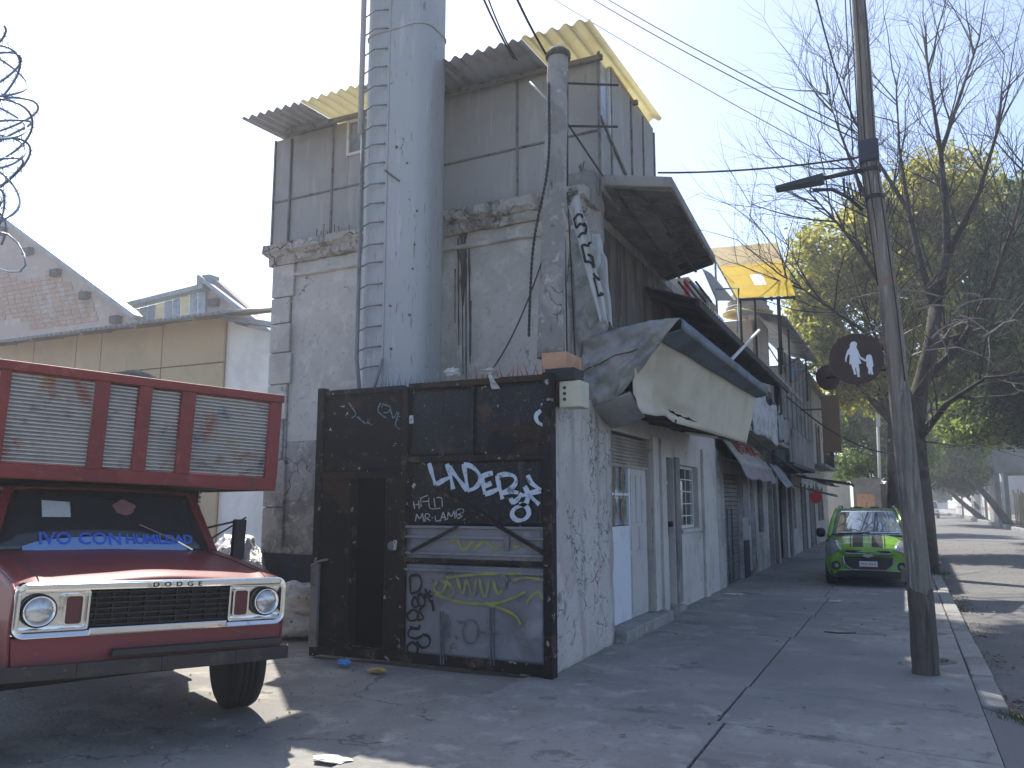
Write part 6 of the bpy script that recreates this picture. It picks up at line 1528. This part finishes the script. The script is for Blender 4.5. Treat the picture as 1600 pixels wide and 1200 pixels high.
# ================================================================== white van far down the road
vn = root('delivery_van', (2.8, 110, -.1), 'small white van with yellow roof sign coming up the road', 'van')
vx, vy, vz = 2.75, 106, -.09
vb = MB().hexa([(vx-.9,vy,vz+.35),(vx+.9,vy,vz+.35),(vx+.9,vy+5,vz+.35),(vx-.9,vy+5,vz+.35),(vx-.9,vy,vz+1.05),(vx+.9,vy,vz+1.05),(vx+.9,vy+5,vz+1.05),(vx-.9,vy+5,vz+1.05)]).build('body', 'van_white', vn, bev=.06)
MB().hexa([(vx-.88,vy+.75,vz+1.04),(vx+.88,vy+.75,vz+1.04),(vx+.9,vy+5,vz+1.04),(vx-.9,vy+5,vz+1.04),(vx-.75,vy+1.45,vz+2.0),(vx+.75,vy+1.45,vz+2.0),(vx+.8,vy+5,vz+2.0),(vx-.8,vy+5,vz+2.0)]).build('cabin', 'van_white', vn, bev=.06)
MB().slab([(vx-.78,vy+.76,vz+1.14),(vx+.78,vy+.76,vz+1.14),(vx+.68,vy+1.36,vz+1.9),(vx-.68,vy+1.36,vz+1.9)], (0,-.03,.02)).build('windscreen', 'glass_dark', vn)
MB().box(vx-.7,vx+.3,vy+1.7,vy+2.4,vz+2.0,vz+2.6).build('roof_sign', 'van_yellow', vn, bev=.05)
MB().box(vx-.92,vx+.92,vy-.06,vy+.1,vz+.35,vz+.6).build('bumper', 'black_plastic', vn, bev=.03)
for s in (-1,1):
    MB().box(vx+s*.72-.14,vx+s*.72+.14,vy-.03,vy+.02,vz+.75,vz+.92).build('headlight', 'headlight', vn, bev=.02)
    MB().lathe([(.001,-.1),(.33,-.1),(.33,.1),(.001,.1)], Matrix.Translation((vx+s*.8,vy+.9,vz+.33)) @ Matrix.Rotation(R(90),4,'Y'), 18).build('wheel', 'rubber', vn)
    MB().lathe([(.001,-.1),(.33,-.1),(.33,.1),(.001,.1)], Matrix.Translation((vx+s*.8,vy+4.1,vz+.33)) @ Matrix.Rotation(R(90),4,'Y'), 18).build('wheel', 'rubber', vn)
# ================================================================== small green hatchback (local: -y is its front, towards the camera)
car = root('green_hatchback', None, 'bright green small hatchback with twin dark stripes parked on the pavement', 'car', local=True)
def cpart(name, m, matn, parent=car, **k): return m.build(name, matn, parent, **k)
# stations along y from nose to tail: (y, half width, z_bottom, z_shoulder, crown z at centre)
ST = [(0,.52,.30,.60,.66),(.06,.64,.24,.66,.74),(.2,.735,.2,.74,.83),(.45,.785,.18,.81,.91),(.8,.80,.18,.86,.965),(1.1,.80,.18,.885,1.0),(1.5,.80,.18,.90,1.0),(2.6,.80,.18,.93,1.0),(3.2,.79,.2,.95,1.0),(3.5,.75,.25,.95,1.0),(3.6,.7,.4,.9,.95)]
def station(t):
    f = t*(len(ST)-1); i = min(len(ST)-2, int(f)); a = f-i
    a = a*a*(3-2*a)*.3 + a*.7
    return [ST[i][k]*(1-a)+ST[i+1][k]*a for k in range(5)]
def shell(u, v):     # u 0..1 around from left sill over hood to right sill
    y, hw, zb, zs, zc = station(v)
    s = 2*u-1; a = abs(s)
    if a > .5:       # flank
        t = (a-.5)/.5; z = zs + (zb-zs)*t; x = hw*(1 + .035*math.sin(t*math.pi) - .05*t**3 - .03*(1-t)**2)
        yy = y + .16*(0 if v > .5 else (1-v)**6)
    else:
        t = a/.5; x = hw*.97*t**.9; z = zc - (zc-zs)*t**2.6; yy = y + .16*t*t*(1-v)**6
    return V(math.copysign(x, s), yy + (.10*a*a*max(0,1-v*5)), z)
body = cpart('body', MB().grid(shell, 48, 60), 'car_green', smooth=True, solid=.02)
cpart('nose_panel', MB().slab([(x, .05+.3*abs(x)**2.2, z) for x, z in ((-.6,.3),(.6,.3),(.66,.5),(.56,.68),(-.56,.68),(-.66,.5))], (0,.1,0)), 'car_green', body)
# cabin
CB, CT, CY0, CY1, CY2, CY3 = .70, .56, .92, 1.62, 2.95, 3.5
ZB, ZT = .96, 1.5
cpart('roof', MB().grid(lambda u, v: V((-.575+1.15*u), CY1-.04 + (CY2+.25-CY1)*v, ZT - .03 + .035*math.sin(u*math.pi)*(.4+.6*math.sin(.25+v*2.6))), 14, 12), 'car_green', smooth=True, solid=.03)
for s in (-1,1):
    cpart('pillar', MB().tube([(s*.73,CY0-.02,.93),(s*.665,(CY0+CY1)/2,1.24),(s*.575,CY1,ZT-.02)], [.05,.045,.045], 8), 'car_green', smooth=True)
    cpart('pillar', MB().tube([(s*.70,CY3,.95),(s*.58,CY2+.2,ZT-.02)], [.06,.06], 8), 'car_green', smooth=True)
    cpart('side_glass', MB().slab([(s*.72,CY0+.1,.95),(s*.72,CY3-.05,.97),(s*.585,CY2+.15,1.44),(s*.585,CY1+.02,1.46)], (-s*.01,0,0)), 'car_glass')
    cpart('roof_rail', MB().tube([(s*.54,CY1+.1,1.49),(s*.54,CY1+.2,1.545),(s*.52,CY2,1.545),(s*.52,CY2+.15,1.49)], .018, 6), 'headlight', smooth=True)
    mi = cpart('mirror', MB().lathe([(.001,-.1),(.07,-.08),(.085,0),(.07,.07),(.001,.09)], Matrix.Translation((s*.90,1.15,1.0)) @ Matrix.Rotation(R(90),4,'Y') @ Matrix.Scale(1.2,4,(1,0,0)), 12), 'black_plastic', smooth=True)
    # headlight sweeping up the wing
    def hlp(u, v):
        vv = .08 + .33*u; lo, hi = .69, .80 - .035*abs(u-.4)
        w = .5 + s*((lo + (hi-lo)*v) - .5); p = shell(w, vv); return p + V(s*.01, -.014, .008)
    cpart('headlight', MB().grid(lambda u, v: hlp(u, .5 + (v-.5)*(.35+1.1*math.sin(min(1,u*.8+.2)*math.pi)**.8)), 12, 6), 'headlight', smooth=True, solid=.006)
    cpart('fog_recess', MB().lathe([(.001,0),(.085,0),(.085,.04),(.001,.04)], Matrix.Translation((s*.60,.14,.40)) @ Matrix.Rotation(R(90),4,'X') @ Matrix.Rotation(R(-25*s),4,'Y'), 14), 'black_plastic')
    cpart('fog_lamp', MB().lathe([(.001,0),(.04,0),(.04,.055),(.001,.055)], Matrix.Translation((s*.60,.14,.40)) @ Matrix.Rotation(R(90),4,'X') @ Matrix.Rotation(R(-25*s),4,'Y'), 14), 'headlight')
    for yy in (.72, 3.05):
        M_ = Matrix.Translation((s*.72,yy,.29)) @ Matrix.Rotation(R(90),4,'Y')
        w_ = cpart('wheel', MB().lathe([(.16,-.09),(.27,-.09),(.29,-.05),(.29,.05),(.27,.09),(.16,.09)], M_, 26), 'rubber', smooth=True)
        cpart('rim', MB().lathe([(.001,-.06),(.17,-.08),(.17,.08),(.001,.06)], M_, 14), 'grey_iron', w_)
    # stripes on the hood and roof
    sx0 = .115 if s > 0 else -.115-.16
    def hz(x, v): return shell(.5 + .25*(abs(x)/(station(v)[1]*.97))**(1/.9)*(1 if x > 0 else -1), v) + V(0,0,.0)
    for (a, b, nm) in ((.08,.27,'stripe'),(.3,.318,'stripe')):
        cpart(nm, MB().grid(lambda u, v: hz(s*(a+(b-a)*u), .12+.34*v) + V(0,-.006,.016), 4, 16), 'car_stripe', solid=.003)
        cpart(nm, MB().grid(lambda u, v: V(s*(a+(b-a)*u)*.95, CY1-.03+(CY2-CY1)*v, ZT+.004+.03*math.sin((.5+.5*s*(a+b)/2/.575)*math.pi)*(.4+.6*math.sin(.25+v*2.3))), 2, 8), 'car_stripe', solid=.01)
wsc = cpart('windscreen', MB().grid(lambda u, v: V((-.70+1.4*u)*(1-.2*v), CY0 + (CY1-CY0)*v - .1*math.sin(u*math.pi), .965+.52*v), 14, 8), 'car_glass', smooth=True, solid=.008)
cpart('wiper', MB().tube([(-.55,.9,.99),(.05,.82,1.02)], .012, 5), 'black_plastic', wsc); cpart('wiper', MB().tube([(-.02,.84,.99),(.6,.92,1.0)], .012, 5), 'black_plastic', wsc)
cpart('cowl', MB().box(-.68,.68,.84,.98,.955,.975), 'black_plastic')
# grilles
gr = cpart('upper_grille', MB().slab([(x,-.0+.12*abs(x)**2,z) for x, z in ((-.42,.655),(.42,.655),(.38,.7),(-.38,.7))], (0,.06,0)), 'black_plastic', bev=.005)
cpart('chrome_bar', MB().tube([(-.42,-.0,.645),(0,-.035,.635),(.42,-.0,.645)], .012, 6), 'headlight', gr)
lg = cpart('lower_grille', MB().slab([(x,-.025+.12*abs(x)**2,z) for x, z in ((-.3,.34),(.3,.34),(.42,.44),(.45,.575),(-.45,.575),(-.42,.44))], (0,.08,0)), 'black_plastic', bev=.01)
cpart('chrome_rim', MB().tube([(x,-.03+.12*abs(x)**2,z) for x, z in ((-.45,.58),(-.43,.44),(-.3,.335),(.3,.335),(.43,.44),(.45,.58))], .011, 6), 'headlight', lg)
cpart('emblem', MB().slab([(x,-.045,.61+z) for x, z in ((-.09,-.022),(-.035,-.022),(-.035,-.04),(.035,-.04),(.035,-.022),(.095,-.022),(.085,.018),(.035,.018),(.035,.036),(-.035,.036),(-.035,.018),(-.08,.018))], (0,.02,0)), 'headlight', gr)
cpart('intake', MB().box(-.45,.45,-.0,.06,.22,.31), 'black_plastic')
pl = cpart('number_plate', MB().box(-.16,.16,-.06,-.045,.385,.5), 'plate_white'); cpart('plate_band', MB().box(-.155,.155,-.0615,-.06,.385,.402), 'plate_red', pl)
lettering('plate_text', 'PCX·376·A', .062, 'plate_ink', pl, frame_mat((0,-.0625,.447),(1,0,0),(0,0,1)), sx=.92)
cpart('underbody', MB().box(-.7,.7,.2,3.4,.17,.3), 'black_plastic')
cpart('antenna', MB().tube([(0,2.9,1.5),(0,3.1,1.62)], .006, 5), 'black_plastic')
car.location = (-.68, 17.55, 0); car.rotation_euler = (0,0,R(1.5))

# ================================================================== litter, leaves, grass
scrap('litter', AZ(537,1040,0), (.07,.05,.06), 'litter_blue', 'small blue plastic scrap on the ground below the wicket door', 'litter', 5)
scrap('litter', AZ(590,1050,0), (.09,.06,.04), 'litter_orange', 'orange wrapper on the ground in front of the gate', 'litter', 9)
scrap('litter', AZ(520,1188,0), (.14,.06,.015), 'litter_white', 'flat white paper scrap in the sunlit patch of the driveway', 'litter', 14)
scrap('litter', AZ(1147,930,0), (.16,.06,.03), 'litter_white', 'white rolled paper on the pavement before the shutter', 'litter', 17)
scrap('litter', AZ(1306,941,0), (.1,.05,.03), 'litter_white', 'white paper scrap on the pavement in front of the car', 'litter', 22)
tag(MB().tube([AZ(1288,987,.008), AZ(1310,989,.014), AZ(1337,989,.008)], .009, 5).build('fallen_twig', 'bark'), 'dark fallen twig lying on the pavement', 'twig')
g_ = np.random.default_rng(3)
m = MB()
for i in range(2600):
    if i < 1500: p = V(.66 + abs(g_.normal(0,.16)), g_.uniform(7.5,30), -.105)
    elif i < 2000: p = V(g_.uniform(.5,5), g_.uniform(8,40), -.07)
    else: p = V(g_.uniform(-3.1,.4), g_.uniform(5,26), .012)
    if i < 1500 and noise.noise(V(0, p.y*.8, 1)) < -.05: continue
    if i >= 2000 and g_.random() < .75: continue
    a = g_.uniform(0,6.28); s = g_.uniform(.012,.038); d = V(math.cos(a), math.sin(a), 0); e = V(-d.y, d.x, 0)
    m.add([p-d*s, p+e*s*.5+V(0,0,g_.uniform(0,.02)), p+d*s+V(0,0,g_.uniform(0,.015)), p-e*s*.5+V(0,0,g_.uniform(0,.02))], [(0,1,2,3)])
tag(m.build('leaf_litter', 'dry_leaf', fixn=False), 'dry brown leaves scattered along the gutter', 'leaves', kind='stuff')
m = MB()
for i in range(900):
    if i < 420: p = V(g_.uniform(.5,.98), g_.normal(7.62,.1), -.07)
    elif i < 800: a = g_.uniform(0,6.28); p = V(.3+.5*math.cos(a)*g_.uniform(.7,1.2), 21.6+.5*math.sin(a)*g_.uniform(.7,1.2), .0)
    else: p = V(g_.uniform(6.6,8.0), g_.uniform(60,66), 0)
    h = g_.uniform(.03,.09)*(1 if i < 420 else 1.6 if i < 800 else 6); d = V(g_.normal(0,.4), g_.normal(0,.4), 1).normalized()
    w = V(g_.normal(), g_.normal(), 0).normalized()*(.006 if i < 800 else .03)
    m.add([p-w, p+w, p+d*h], [(0,1,2)])
tag(m.build('grass_tufts', 'grass', fixn=False), 'low grass tufts at the broken kerb and tree foot', 'grass', kind='stuff')
m = MB()
for i in range(500):
    p = V(g_.uniform(-9,-3.3), g_.uniform(3.2,8.0), -.012); s = g_.uniform(.004,.016)
    M_ = Matrix.Rotation(g_.uniform(0,6), 3, 'Z')
    q = [p + M_ @ V(*c)*s for c in ((1,.2,0),(-.3,.9,0),(-1,-.2,0),(.2,-.8,0),(0,0,.9))]
    m.add(q, [(0,1,4),(1,2,4),(2,3,4),(3,0,4)])
tag(m.build('grit', 'kerb', fixn=False), 'loose grit and pebbles strewn over the driveway', 'gravel', kind='stuff')

# ================================================================== hazy air
hz_ = bpy.data.materials.new('haze'); hz_.use_nodes = True; nt = hz_.node_tree; nt.nodes.clear()
out = nt.nodes.new('ShaderNodeOutputMaterial'); pv = nt.nodes.new('ShaderNodeVolumePrincipled')
pv.inputs['Color'].default_value = (.86,.92,1,1); pv.inputs['Density'].default_value = .0025; pv.inputs['Anisotropy'].default_value = .45
nt.links.new(pv.outputs[0], out.inputs['Volume']); MAT['haze'] = hz_
hb_ = MB().box(-352, 352, -352, 352, -1.2, 30).build('haze', 'haze')
tag(hb_, 'thin pale haze filling the air of the street', 'haze', kind='stuff')
